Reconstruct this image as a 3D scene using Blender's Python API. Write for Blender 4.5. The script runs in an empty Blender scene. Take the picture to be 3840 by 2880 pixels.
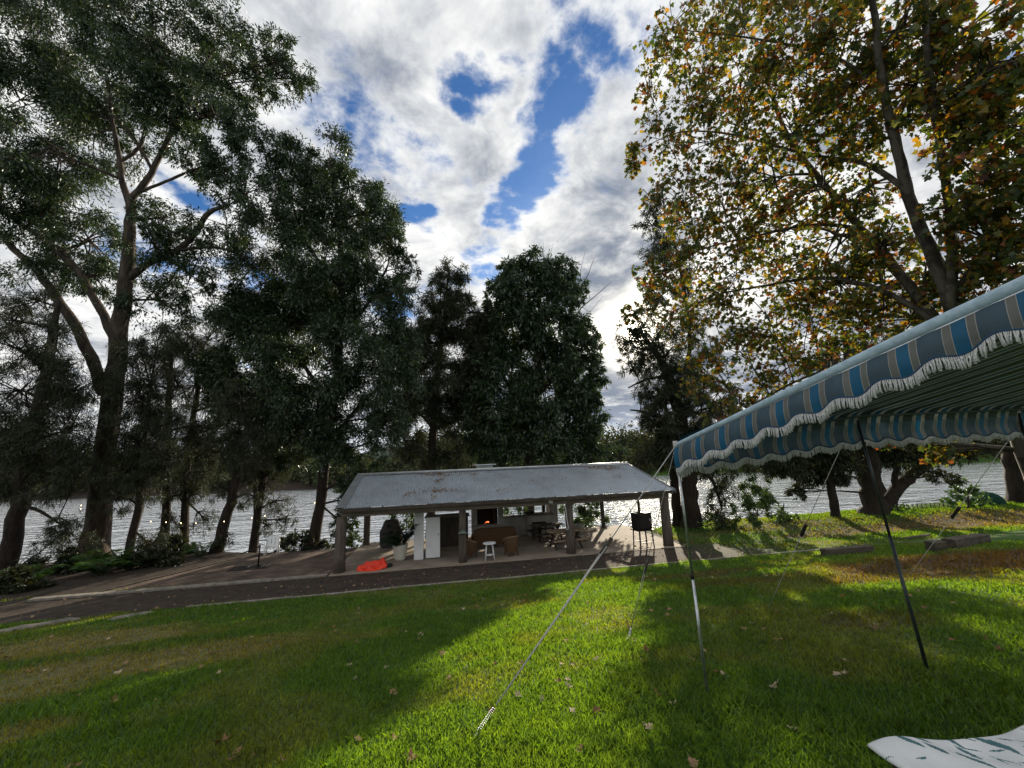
import bpy, math, random
import numpy as np
from mathutils import Vector, Matrix, Euler

random.seed(7)
rng = np.random.default_rng(11)
C = bpy.context.scene.collection
PI = math.pi

# ------------------------------------------------------------------ camera frame
# world: X along the shed, Y across the path towards the river, Z up, shed floor z = 0
CAM = np.array([0.0, 0.0, 4.05])
F = 385.0
PITCH, YAW, ROLL = math.radians(11.3), math.radians(-9.73), math.radians(-2.29)
MCAM = (Matrix.Rotation(YAW, 3, 'Z') @ Matrix.Rotation(PI / 2 + PITCH, 3, 'X') @ Matrix.Rotation(ROLL, 3, 'Z'))
MC = np.array(MCAM)

def ray(px, py):
    v = MC @ np.array([px - 512.0, 384.0 - py, -F])
    return v / F                      # length 1 along the optical axis

def at(px, py, depth):
    return CAM + ray(px, py) * depth

def onz(px, py, z):
    r = ray(px, py)
    return CAM + r * ((z - CAM[2]) / r[2])

def ony(px, py, y):
    r = ray(px, py)
    return CAM + r * (y / r[1])

def smooth(a, b, x):
    t = np.clip((x - a) / (b - a), 0, 1)
    return t * t * (3 - 2 * t)

_g = rng.random((64, 64))
def vnoise(x, y, s=1.0):
    x = np.asarray(x, float) * s + 100.3; y = np.asarray(y, float) * s + 57.7
    xi = np.floor(x).astype(int); yi = np.floor(y).astype(int)
    fx = x - xi; fy = y - yi
    fx = fx * fx * (3 - 2 * fx); fy = fy * fy * (3 - 2 * fy)
    g = lambda i, j: _g[i % 64, j % 64]
    return (g(xi, yi) * (1 - fx) + g(xi + 1, yi) * fx) * (1 - fy) + (g(xi, yi + 1) * (1 - fx) + g(xi + 1, yi + 1) * fx) * fy

def fbm(x, y, s=1.0):
    return .5 * vnoise(x, y, s) + .28 * vnoise(x, y, s * 2.1) + .14 * vnoise(x, y, s * 4.3) + .08 * vnoise(x, y, s * 8.7)

KERB, SLAB = 13.75, 16.95
def bank_y(x):
    x = np.asarray(x, float)
    return 22.9 + .8 * (vnoise(x, 0 * x, .17) - .5) * 2 + 1.0 * smooth(-3.5, -7, x) + 1.8 * smooth(-8, -15, x)

WATER = -2.15
def height(x, y):
    x = np.asarray(x, float); y = np.asarray(y, float)
    lawn = 2.55 - .171 * y + .05 * (fbm(x, y, .5) - .5) * smooth(13.5, 11.5, y)
    path = .19 * (1 - smooth(KERB, SLAB, y)) - .012
    z = np.where(y < KERB, lawn, path)
    # grassy hump beyond the path on the right
    z = z + .22 * smooth(11, 16, x) * smooth(16.5, 19.5, y) * (1 - smooth(20.5, 23, y))
    b = bank_y(x)
    z = z - .35 * smooth(b - 1.2, b, y) - 2.6 * smooth(b - .3, b + 4.0, y)
    q = .169 * x + .986 * y
    z = z + 3.9 * smooth(122.5, 129, q) + 3.5 * smooth(129, 175, q) + 9 * smooth(190, 420, q) * fbm(x, y, .008)
    return z

def terrain(px, py):
    r = ray(px, py); t = .5
    while t < 300:
        p = CAM + r * t
        if p[2] < float(height(p[0], p[1])):
            break
        t += .05 if t < 40 else .5
    lo, hi = t - .5, t
    for _ in range(20):
        m = (lo + hi) / 2; p = CAM + r * m
        if p[2] < float(height(p[0], p[1])): hi = m
        else: lo = m
    return CAM + r * hi

def depth_of(p):
    return float((MC.T @ (np.asarray(p) - CAM))[2] * -1)

# ------------------------------------------------------------------ materials
MATS = {}
def nodes(name):
    m = bpy.data.materials.new(name); m.use_nodes = True
    nt = m.node_tree; nt.nodes.clear()
    out = nt.nodes.new('ShaderNodeOutputMaterial')
    return m, nt, out

def N(nt, t, **kw):
    n = nt.nodes.new(t)
    for k, v in kw.items():
        if k in n.bl_rna.properties.keys(): setattr(n, k, v)
        else: n.inputs[k].default_value = v
    return n

def ramp(nt, fac, stops, interp='LINEAR'):
    r = nt.nodes.new('ShaderNodeValToRGB'); r.color_ramp.interpolation = interp
    els = r.color_ramp.elements
    while len(els) < len(stops): els.new(.5)
    for e, (p, c) in zip(els, stops):
        e.position = p; e.color = (*c, 1)
    nt.links.new(fac, r.inputs['Fac'])
    return r.outputs['Color']

def mat(name, c1, c2=None, scale=4.0, rough=.8, metal=0.0, bump=.0, bscale=None, detail=6, stretch=(1, 1, 1), spec=.3, lo=.35, hi=.65):
    if name in MATS: return MATS[name]
    m, nt, out = nodes(name); L = nt.links.new
    b = N(nt, 'ShaderNodeBsdfPrincipled', Roughness=rough, Metallic=metal)
    b.inputs['Specular IOR Level'].default_value = spec
    tc = N(nt, 'ShaderNodeTexCoord'); mp = N(nt, 'ShaderNodeMapping'); mp.inputs['Scale'].default_value = stretch
    L(tc.outputs['Object'], mp.inputs['Vector'])
    nz = N(nt, 'ShaderNodeTexNoise', Scale=scale, Detail=detail, Roughness=.62)
    L(mp.outputs[0], nz.inputs['Vector'])
    c2 = c2 or tuple(min(1, v * .72) for v in c1)
    L(ramp(nt, nz.outputs['Fac'], [(lo, c2), (hi, c1)]), b.inputs['Base Color'])
    if bump:
        n2 = N(nt, 'ShaderNodeTexNoise', Scale=bscale or scale * 3, Detail=5)
        L(mp.outputs[0], n2.inputs['Vector'])
        bp = N(nt, 'ShaderNodeBump', Strength=bump, Distance=.03)
        L(n2.outputs['Fac'], bp.inputs['Height']); L(bp.outputs[0], b.inputs['Normal'])
    L(b.outputs[0], out.inputs[0])
    MATS[name] = m
    return m

def leaf_mat(name, stops, trans=.35, gloss=.05, grough=.4):
    m, nt, out = nodes(name); L = nt.links.new
    g = N(nt, 'ShaderNodeNewGeometry')
    col = ramp(nt, g.outputs['Random Per Island'], stops)
    d = N(nt, 'ShaderNodeBsdfDiffuse'); t = N(nt, 'ShaderNodeBsdfTranslucent')
    L(col, d.inputs['Color'])
    br = N(nt, 'ShaderNodeMixRGB', blend_type='MULTIPLY', Fac=1.0); br.inputs['Color2'].default_value = (1.5, 1.35, .6, 1)
    L(col, br.inputs['Color1']); L(br.outputs[0], t.inputs['Color'])
    mx = N(nt, 'ShaderNodeMixShader', Fac=trans); L(d.outputs[0], mx.inputs[1]); L(t.outputs[0], mx.inputs[2])
    gl = N(nt, 'ShaderNodeBsdfGlossy', Roughness=grough); gl.inputs['Color'].default_value = (.9, .95, 1, 1)
    m2 = N(nt, 'ShaderNodeMixShader', Fac=gloss); L(mx.outputs[0], m2.inputs[1]); L(gl.outputs[0], m2.inputs[2])
    L(m2.outputs[0], out.inputs[0])
    MATS[name] = m
    return m

def attr_mat(name, colors, trans=0.0, rough=.9, nscale=3.0, bump=.3, bscale=40):
    """ground cover: attribute 'cover' (r: dry, g: litter, b: bare soil) mixes four noise-varied colours"""
    m, nt, out = nodes(name); L = nt.links.new
    at_ = N(nt, 'ShaderNodeAttribute', attribute_name='cover')
    sep = N(nt, 'ShaderNodeSeparateColor'); L(at_.outputs['Color'], sep.inputs[0])
    tc = N(nt, 'ShaderNodeTexCoord')
    nz = N(nt, 'ShaderNodeTexNoise', Scale=nscale, Detail=10, Roughness=.78); L(tc.outputs['Object'], nz.inputs['Vector'])
    def duo(c1, c2): return ramp(nt, nz.outputs['Fac'], [(.36, c1), (.64, c2)])
    cur = duo(*colors[0])
    for k, i in zip((1, 2, 3), ('Red', 'Green', 'Blue')):
        mx = N(nt, 'ShaderNodeMixRGB'); L(sep.outputs[i], mx.inputs['Fac']); L(cur, mx.inputs['Color1']); L(duo(*colors[k]), mx.inputs['Color2'])
        cur = mx.outputs[0]
    if trans:
        g = N(nt, 'ShaderNodeNewGeometry')
        hs = N(nt, 'ShaderNodeHueSaturation'); L(cur, hs.inputs['Color'])
        mr = N(nt, 'ShaderNodeMapRange'); mr.inputs['To Min'].default_value = .6; mr.inputs['To Max'].default_value = 1.45
        L(g.outputs['Random Per Island'], mr.inputs['Value']); L(mr.outputs[0], hs.inputs['Value'])
        cur = hs.outputs[0]
        d = N(nt, 'ShaderNodeBsdfDiffuse'); t = N(nt, 'ShaderNodeBsdfTranslucent'); L(cur, d.inputs['Color'])
        br = N(nt, 'ShaderNodeMixRGB', blend_type='MULTIPLY', Fac=1.0); br.inputs['Color2'].default_value = (3.5, 2.75, .26, 1)
        L(cur, br.inputs['Color1']); L(br.outputs[0], t.inputs['Color'])
        mx = N(nt, 'ShaderNodeMixShader', Fac=trans); L(d.outputs[0], mx.inputs[1]); L(t.outputs[0], mx.inputs[2])
        gl = N(nt, 'ShaderNodeBsdfGlossy', Roughness=.45); m2 = N(nt, 'ShaderNodeMixShader', Fac=.03)
        L(mx.outputs[0], m2.inputs[1]); L(gl.outputs[0], m2.inputs[2]); L(m2.outputs[0], out.inputs[0])
    else:
        b = N(nt, 'ShaderNodeBsdfPrincipled', Roughness=rough); b.inputs['Specular IOR Level'].default_value = .15
        L(cur, b.inputs['Base Color'])
        n2 = N(nt, 'ShaderNodeTexNoise', Scale=bscale, Detail=6); L(tc.outputs['Object'], n2.inputs['Vector'])
        bp = N(nt, 'ShaderNodeBump', Strength=bump, Distance=.05); L(n2.outputs['Fac'], bp.inputs['Height']); L(bp.outputs[0], b.inputs['Normal'])
        L(b.outputs[0], out.inputs[0])
    MATS[name] = m
    return m

# ------------------------------------------------------------------ mesh helpers
class MB:
    def __init__(s): s.v = []; s.f = []; s.sm = []
    def add(s, vs, fs, smooth_=False):
        o = len(s.v); s.v += [tuple(map(float, p)) for p in vs]
        s.f += [[i + o for i in f] for f in fs]; s.sm += [smooth_] * len(fs)
    def box(s, c, size, rot=None, taper=1.0):
        hx, hy, hz = size[0] / 2, size[1] / 2, size[2] / 2
        pts = [Vector((sx * hx * (taper if sz > 0 else 1), sy * hy * (taper if sz > 0 else 1), sz * hz)) for sz in (-1, 1) for sy in (-1, 1) for sx in (-1, 1)]
        if rot is not None:
            M = rot if isinstance(rot, Matrix) else Euler(rot).to_matrix()
            pts = [M @ p for p in pts]
        c = Vector(c)
        s.add([p + c for p in pts], [(0, 2, 3, 1), (4, 5, 7, 6), (0, 1, 5, 4), (2, 6, 7, 3), (0, 4, 6, 2), (1, 3, 7, 5)])
        return s
    def bar(s, p, q, w, h=None, roll=0.0):
        p = Vector(p); q = Vector(q); d = (q - p)
        M = d.to_track_quat('Z', 'Y').to_matrix() @ Matrix.Rotation(roll, 3, 'Z')
        return s.box((p + q) / 2, (w, h or w, d.length), M)
    def tube(s, path, rad, n=8, cap=True, jitter=0.0):
        P = [Vector(p) for p in path]
        if not hasattr(rad, '__len__'): rad = [rad] * len(P)
        t0 = (P[1] - P[0]).normalized()
        u = t0.orthogonal().normalized(); rings = []
        vs = []; fs = []
        for i, p in enumerate(P):
            t = (P[min(i + 1, len(P) - 1)] - P[max(i - 1, 0)])
            if t.length < 1e-9: t = t0
            t = t.normalized()
            u = (u - t * u.dot(t))
            u = u.normalized() if u.length > 1e-6 else t.orthogonal().normalized()
            w = t.cross(u)
            for k in range(n):
                a = 2 * PI * k / n
                r = rad[i] * (1 + (random.random() - .5) * jitter)
                vs.append(p + (u * math.cos(a) + w * math.sin(a)) * r)
        for i in range(len(P) - 1):
            for k in range(n):
                a = i * n + k; b = i * n + (k + 1) % n
                fs.append((a, b, b + n, a + n))
        if cap:
            fs.append(tuple(range(n - 1, -1, -1))); fs.append(tuple((len(P) - 1) * n + k for k in range(n)))
        s.add(vs, fs, True); return s
    def lathe(s, prof, c=(0, 0, 0), n=24, caps=True):
        vs = []; fs = []
        for r, z in prof:
            for k in range(n):
                a = 2 * PI * k / n; vs.append((c[0] + r * math.cos(a), c[1] + r * math.sin(a), c[2] + z))
        for i in range(len(prof) - 1):
            for k in range(n):
                a = i * n + k; b = i * n + (k + 1) % n; fs.append((a, b, b + n, a + n))
        if caps:
            fs.append(tuple(range(n - 1, -1, -1))); fs.append(tuple((len(prof) - 1) * n + k for k in range(n)))
        s.add(vs, fs, True); return s
    def grid(s, P):
        nu, nv = len(P), len(P[0])
        s.add([p for row in P for p in row], [(i * nv + j, (i + 1) * nv + j, (i + 1) * nv + j + 1, i * nv + j + 1) for i in range(nu - 1) for j in range(nv - 1)], True)
        return s
    def build(s, name, m, parent=None, loc=None, bevel=0.0):
        me = bpy.data.meshes.new(name)
        me.from_pydata(s.v, [], s.f)
        me.polygons.foreach_set('use_smooth', s.sm)
        me.materials.append(m); me.update()
        o = bpy.data.objects.new(name, me); C.objects.link(o)
        if parent is not None:
            o.parent = parent
        if loc is not None: o.location = loc
        if bevel:
            b = o.modifiers.new('bevel', 'BEVEL'); b.width = bevel; b.segments = 2; b.limit_method = 'ANGLE'
        return o

def np_mesh(name, verts, nper, m, parent=None, attr=None, smooth_=False):
    """uniform polygons: verts (K*nper,3)"""
    verts = np.ascontiguousarray(verts, dtype=np.float32).reshape(-1, 3)
    nv = len(verts); nf = nv // nper
    me = bpy.data.meshes.new(name)
    me.vertices.add(nv); me.vertices.foreach_set('co', verts.ravel())
    me.loops.add(nv); me.loops.foreach_set('vertex_index', np.arange(nv, dtype=np.int32))
    me.polygons.add(nf); me.polygons.foreach_set('loop_start', np.arange(0, nv, nper, dtype=np.int32))
    me.polygons.foreach_set('loop_total', np.full(nf, nper, dtype=np.int32))
    if attr is not None:
        a = me.attributes.new('cover', 'FLOAT_COLOR', 'POINT')
        a.data.foreach_set('color', np.ascontiguousarray(attr, dtype=np.float32).ravel())
    me.update(calc_edges=True)
    me.materials.append(m)
    o = bpy.data.objects.new(name, me); C.objects.link(o)
    if parent is not None: o.parent = parent
    return o

def tag(o, label=None, cat=None, group=None, kind=None):
    if label: o['label'] = label
    if cat: o['category'] = cat
    if group: o['group'] = group
    if kind: o['kind'] = kind
    return o

def thing(name, label, cat, loc=(0, 0, 0), rz=0.0, group=None):
    o = bpy.data.objects.new(name, None); C.objects.link(o); o.empty_display_size = .2
    o.location = tuple(map(float, loc)); o.rotation_euler = (0, 0, rz)
    return tag(o, label, cat, group)

def rel(path, base):
    return [np.asarray(p) - np.asarray(base) for p in path]

# ------------------------------------------------------------------ materials list
bark_dark = mat('bark_dark', (.045, .034, .027), (.017, .013, .011), 3, .95, bump=.9, bscale=9, stretch=(3, 3, .5))
bark_gum = mat('bark_gum', (.085, .066, .051), (.020, .015, .012), 1.6, .9, bump=.7, bscale=7, stretch=(2.5, 2.5, .5))
bark_plane = mat('bark_plane', (.085, .074, .058), (.032, .027, .021), 3.2, .85, bump=.4, bscale=8, stretch=(2, 2, 1), lo=.42, hi=.56)
concrete = mat('concrete', (.27, .245, .21), (.13, .118, .10), 3.5, .9, bump=.25, bscale=30)
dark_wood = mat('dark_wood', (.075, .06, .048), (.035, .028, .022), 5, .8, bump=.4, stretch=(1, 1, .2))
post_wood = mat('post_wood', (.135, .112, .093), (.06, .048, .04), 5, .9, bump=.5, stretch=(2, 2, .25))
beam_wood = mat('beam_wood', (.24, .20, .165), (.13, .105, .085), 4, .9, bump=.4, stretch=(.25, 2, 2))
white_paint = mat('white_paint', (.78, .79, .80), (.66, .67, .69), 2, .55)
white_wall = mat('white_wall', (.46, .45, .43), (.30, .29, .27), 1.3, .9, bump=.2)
black_metal = mat('black_metal', (.02, .02, .021), (.035, .028, .024), 6, .55, .6)
steel = mat('galvanised_steel', (.55, .58, .60), (.36, .38, .40), 14, .38, .9)
wicker = mat('wicker', (.15, .085, .042), (.06, .033, .017), 40, .8, bump=1.0, bscale=70)
soot = mat('soot', (.012, .011, .010), (.03, .027, .025), 5, .95)
rope_mat = mat('rope', (.62, .62, .60), (.36, .36, .35), 90, .85, bump=.6, bscale=160)
timber = mat('weathered_timber', (.10, .084, .066), (.042, .035, .028), 4, .95, bump=.7, stretch=(.4, 2, 2))

# ------------------------------------------------------------------ camera
cd = bpy.data.cameras.new('camera'); co = bpy.data.objects.new('camera', cd); C.objects.link(co)
cd.sensor_width = 36; cd.sensor_fit = 'HORIZONTAL'; cd.lens = 36 * F / 1024; cd.clip_start = .05; cd.clip_end = 5000
co.matrix_world = Matrix.Translation(CAM.tolist()) @ MCAM.to_4x4()
bpy.context.scene.camera = co

# ------------------------------------------------------------------ sun + sky
sun_dir = ray(637, 333); sun_dir = sun_dir / np.linalg.norm(sun_dir)
sl = bpy.data.lights.new('sun', 'SUN'); so = bpy.data.objects.new('sun', sl); C.objects.link(so)
sl.energy = 5.0; sl.angle = math.radians(.55); sl.color = (1.0, .87, .68)
so.rotation_euler = Vector(sun_dir.tolist()).to_track_quat('Z', 'Y').to_euler()
so.location = (0, 0, 30)

W = bpy.data.worlds.new('World'); bpy.context.scene.world = W; W.use_nodes = True
def build_world():
    nt = W.node_tree; nt.nodes.clear(); L = nt.links.new
    out = nt.nodes.new('ShaderNodeOutputWorld'); bg = nt.nodes.new('ShaderNodeBackground'); L(bg.outputs[0], out.inputs[0])
    def M(op, a, b=None, c=None, clamp=False):
        n = nt.nodes.new('ShaderNodeMath'); n.operation = op; n.use_clamp = clamp
        for i, v in enumerate((a, b, c)):
            if v is None: continue
            if hasattr(v, 'is_linked'): L(v, n.inputs[i])
            else: n.inputs[i].default_value = v
        return n.outputs[0]
    def V(op, a, b=None):
        n = nt.nodes.new('ShaderNodeVectorMath'); n.operation = op
        for i, v in enumerate((a, b)):
            if v is None: continue
            if hasattr(v, 'is_linked'): L(v, n.inputs[i])
            else: n.inputs[i].default_value = v
        return n
    def smoothr(v, a, b, lo=0.0, hi=1.0):
        n = nt.nodes.new('ShaderNodeMapRange'); n.interpolation_type = 'SMOOTHSTEP'
        n.inputs['From Min'].default_value = a; n.inputs['From Max'].default_value = b
        n.inputs['To Min'].default_value = lo; n.inputs['To Max'].default_value = hi
        L(v, n.inputs['Value']); return n.outputs[0]
    tc = nt.nodes.new('ShaderNodeTexCoord'); d = V('NORMALIZE', tc.outputs['Generated']).outputs[0]
    sep = nt.nodes.new('ShaderNodeSeparateXYZ'); L(d, sep.inputs[0])
    zz = M('ADD', M('MAXIMUM', sep.outputs['Z'], 0.0), .16)
    cmb = nt.nodes.new('ShaderNodeCombineXYZ')
    L(M('DIVIDE', sep.outputs['X'], zz), cmb.inputs[0]); L(M('DIVIDE', sep.outputs['Y'], zz), cmb.inputs[1])
    P = cmb.outputs[0]
    def cloudpt(px, py):
        r = ray(px, py); r = r / np.linalg.norm(r)
        z = max(r[2], 0) + .16
        return np.array([r[0] / z, r[1] / z, 0.0])
    def noise(scale, detail, rough, off=(0, 0, 0), dist=0.0, vec=None):
        a = V('ADD', vec or P, off).outputs[0]
        n = nt.nodes.new('ShaderNodeTexNoise'); n.inputs['Scale'].default_value = scale; n.inputs['Detail'].default_value = detail
        n.inputs['Roughness'].default_value = rough; n.inputs['Distortion'].default_value = dist; L(a, n.inputs['Vector']); return n.outputs['Fac']
    wob = nt.nodes.new('ShaderNodeTexNoise'); wob.inputs['Scale'].default_value = 2.6; wob.inputs['Detail'].default_value = 5; L(P, wob.inputs['Vector'])
    wv = V('SUBTRACT', wob.outputs['Color'], (.5, .5, .5)).outputs[0]
    ws = V('SCALE', wv); ws.inputs['Scale'].default_value = .26
    wob2 = nt.nodes.new('ShaderNodeTexNoise'); wob2.inputs['Scale'].default_value = 9.0; wob2.inputs['Detail'].default_value = 6; L(P, wob2.inputs['Vector'])
    ws2 = V('SCALE', V('SUBTRACT', wob2.outputs['Color'], (.5, .5, .5)).outputs[0]); ws2.inputs['Scale'].default_value = .16
    PW = V('ADD', V('ADD', P, ws.outputs[0]).outputs[0], ws2.outputs[0]).outputs[0]
    base = noise(2.1, 9, .6, (3.1, 1.7, 0), .25)
    fine = noise(6.5, 8, .62, (7.3, 2.2, 0), .3)
    fluff = noise(15.0, 6, .62, (2.3, 8.8, 0), .2)
    dens = M('ADD', M('MULTIPLY', M('SUBTRACT', base, .5), 1.2), M('MULTIPLY', M('SUBTRACT', fine, .5), 1.15))
    dens = M('ADD', dens, M('MULTIPLY', M('SUBTRACT', fluff, .5), .75))
    dens = M('ADD', dens, .86)
    # open blue gaps in the cloud deck (directions on the sky)
    gaps = [(556, 12, 39, 0.54), (572, 45, 46, 0.62), (604, 55, 39, 0.47), (640, 20, 46, 0.47), (478, 76, 34, 0.74), (468, 98, 27, 0.67), (505, 60, 30, 0.62), (520, 118, 34, 0.74), (540, 78, 46, 0.80), (552, 108, 46, 0.92), (540, 140, 39, 0.97), (531, 163, 34, 0.97),
            (524, 186, 27, 0.97), (513, 206, 22, 0.80), (506, 222, 18, 0.62), (493, 246, 18, 0.57), (481, 262, 22, 0.77), (470, 272, 18, 0.77), (496, 268, 16, 0.67), (410, 222, 25, 0.77), (402, 228, 21, 0.62), (200, 208, 34, 0.77), (174, 190, 30, 0.62),
            (330, 112, 71, 0.54), (290, 95, 57, 0.42), (380, 120, 50, 0.42), (262, 278, 36, 0.62), (386, 305, 34, 0.62), (150, 250, 46, 0.52), (430, 150, 34, 0.37)]
    acc = None
    for px, py, rp, wgt in gaps:
        c = cloudpt(px, py); rr = (np.linalg.norm(cloudpt(px + rp, py) - c) + np.linalg.norm(cloudpt(px, py + rp) - c)) / 2
        dist = V('DISTANCE', PW, tuple(c)).outputs['Value']
        g = smoothr(dist, rr * 1.25, 0.0, 0.0, wgt)
        acc = g if acc is None else M('MAXIMUM', acc, g)
    dens = M('SUBTRACT', dens, acc)
    cover = smoothr(dens, .16, .74)
    # light and dark in the clouds
    lum = noise(1.7, 7, .55, (11.2, 4.4, 0), .5)
    lum2 = noise(5.0, 7, .6, (1.2, 9.4, 0), .4)
    shade = M('ADD', M('MULTIPLY', M('SUBTRACT', lum, .5), 1.9), M('MULTIPLY', M('SUBTRACT', lum2, .5), 1.7))
    shade = M('ADD', M('ADD', shade, .67), M('MULTIPLY', M('SUBTRACT', fluff, .5), .5))
    edge = smoothr(dens, .95, .40)                 # thin cloud near the gaps is bright
    shade = M('ADD', shade, M('MULTIPLY', edge, .28))
    dark_blobs = [(605, 285, 66, .55), (600, 235, 50, .3), (380, 70, 60, .15), (360, 165, 60, .25), (620, 400, 70, .6), (395, 180, 44, .3)]
    acc = None
    for px, py, rp, wgt in dark_blobs:
        c = cloudpt(px, py); rr = (np.linalg.norm(cloudpt(px + rp, py) - c) + np.linalg.norm(cloudpt(px, py + rp) - c)) / 2
        g = smoothr(V('DISTANCE', PW, tuple(c)).outputs['Value'], rr * 1.4, rr * .1, 0.0, wgt)
        acc = g if acc is None else M('MAXIMUM', acc, g)
    shade = M('SUBTRACT', shade, acc, clamp=True)
    ccol = nt.nodes.new('ShaderNodeMixRGB'); L(smoothr(shade, -.05, 1.05), ccol.inputs['Fac'])
    ccol.inputs['Color1'].default_value = (.20, .24, .315, 1); ccol.inputs['Color2'].default_value = (.93, .93, .91, 1)
    # forward scattering round the sun
    dt = V('DOT_PRODUCT', d, tuple(sun_dir)).outputs['Value']
    ang = M('ARCCOSINE', M('MINIMUM', dt, 1.0))
    wide = M('EXPONENT', M('MULTIPLY', M('POWER', M('DIVIDE', ang, .30), 2.0), -1.0))
    mid = M('EXPONENT', M('MULTIPLY', M('POWER', M('DIVIDE', ang, .07), 2.0), -1.0))
    tight = M('EXPONENT', M('MULTIPLY', M('POWER', M('DIVIDE', ang, .022), 2.0), -1.0))
    glow = M('ADD', M('ADD', M('MULTIPLY', M('MULTIPLY', wide, M('ADD', M('MULTIPLY', shade, .55), .02)), 1.0), M('MULTIPLY', mid, 3.6)), M('MULTIPLY', tight, 30.0))
    gc = nt.nodes.new('ShaderNodeMixRGB'); gc.blend_type = 'MULTIPLY'; gc.inputs['Fac'].default_value = 1; gc.inputs['Color2'].default_value = (1.0, .90, .70, 1)
    cg = nt.nodes.new('ShaderNodeCombineColor')
    for i in range(3): L(glow, cg.inputs[i])
    L(cg.outputs[0], gc.inputs['Color1'])
    sky = nt.nodes.new('ShaderNodeTexSky'); sky.sky_type = 'NISHITA'; sky.sun_disc = False
    sky.sun_elevation = math.asin(sun_dir[2]); sky.sun_rotation = math.atan2(sun_dir[0], sun_dir[1])
    sky.air_density = 1.0; sky.dust_density = .3; sky.ozone_density = 2.5
    sk = nt.nodes.new('ShaderNodeMixRGB'); sk.blend_type = 'MULTIPLY'; sk.inputs['Fac'].default_value = 1; sk.inputs['Color2'].default_value = (.052, .088, .125, 1)
    L(sky.outputs[0], sk.inputs['Color1'])
    mx = nt.nodes.new('ShaderNodeMixRGB'); L(cover, mx.inputs['Fac']); L(sk.outputs[0], mx.inputs['Color1']); L(ccol.outputs[0], mx.inputs['Color2'])
    # pale band at the horizon
    hz = smoothr(sep.outputs['Z'], .16, .0)
    hm = nt.nodes.new('ShaderNodeMixRGB'); L(M('MULTIPLY', hz, .6), hm.inputs['Fac']); L(mx.outputs[0], hm.inputs['Color1']); hm.inputs['Color2'].default_value = (.62, .68, .78, 1)
    ad = nt.nodes.new('ShaderNodeMixRGB'); ad.blend_type = 'ADD'; ad.inputs['Fac'].default_value = 1; L(hm.outputs[0], ad.inputs['Color1']); L(gc.outputs[0], ad.inputs['Color2'])
    L(ad.outputs[0], bg.inputs['Color']); bg.inputs['Strength'].default_value = .73
    W.cycles.sampling_method = 'MANUAL'; W.cycles.sample_map_resolution = 512
build_world()

# ------------------------------------------------------------------ ground
def cover_at(x, y):
    """dry, litter, soil weights"""
    x = np.asarray(x, float); y = np.asarray(y, float)
    n = fbm(x + 9, y, .55); n2 = fbm(x - 30, y + 8, 1.5)
    dry = smooth(.50, .68, n) * .38
    def blob(cx, cy, rx, ry, s=1.0):
        q = ((x - cx) / rx) ** 2 + ((y - cy) / ry) ** 2
        return s * smooth(1.25, .25, q + (n2 - .5) * 1.3)
    for px, py, rx, ry, s in DRY:
        dry = np.maximum(dry, blob(px, py, rx, ry, s))
    lit = np.zeros_like(x)
    for px, py, rx, ry, s in LIT:
        lit = np.maximum(lit, blob(px, py, rx, ry, s))
    soil = smooth(KERB - .05, KERB + .05, y) * smooth(22, 9, x + 0 * y + (n - .5) * 8) * (1 - smooth(10.4, 11.5, x) * smooth(SLAB - .3 + (n - .5), SLAB + .5 + (n - .5), y))
    soil = np.maximum(soil, smooth(-13, -15, x) * smooth(16.6, 17.5, y + (n2 - .5)) * .5)
    soil = soil * (1 - smooth(9, 14, x) * (.35 + .5 * smooth(.4, .6, n2)))
    b = bank_y(x)
    soil = np.maximum(soil, smooth(b - .5, b + 1.0, y) * (1 - smooth(60, 80, y)))
    far = smooth(120, 130, .169 * x + .986 * y)
    dry = np.maximum(dry, far * smooth(.45, .7, fbm(x, y, .03)) * .5)
    return np.stack([dry, lit, soil, np.ones_like(x)], -1)

def ab(px, py): p = terrain(px, py); return p[0], p[1]
DRY = []; LIT = []
for px, py, rx, ry, s in [(60, 645, 3.2, 1.3, .9), (150, 660, 2.2, 1.0, .9), (240, 645, 2.0, .8, .75), (20, 690, 1.3, .8, .8), (330, 640, 1.4, .5, .5), (10, 735, .6, .35, .7)]:
    x, y = ab(px, py); DRY.append((x, y, rx, ry, s))
for px, py, rx, ry, s in [(985, 560, 5, 2.0, 1.0), (900, 575, 2.5, 1.0, .8), (1000, 520, 8, 2.0, .8), (800, 525, 5, 1.2, .5), (700, 575, 2.5, .7, .6), (760, 580, 3, .7, .5), (880, 620, 1.0, .5, .5), (870, 530, 6, 1.0, .75)]:
    x, y = ab(px, py); LIT.append((x, y, rx, ry, s))

GRASS = ((.037, .092, .027), (.074, .148, .043))
DRYC = ((.10, .10, .046), (.16, .15, .082))
LITC = ((.046, .035, .022), (.10, .068, .044))
SOILC = ((.022, .017, .014), (.066, .052, .042))
ground_mat = attr_mat('ground', [((.028, .075, .013), (.056, .125, .022)), DRYC, LITC, SOILC])
blade_mat = attr_mat('grass_blade', [GRASS, DRYC, LITC, SOILC], trans=.55)

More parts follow.
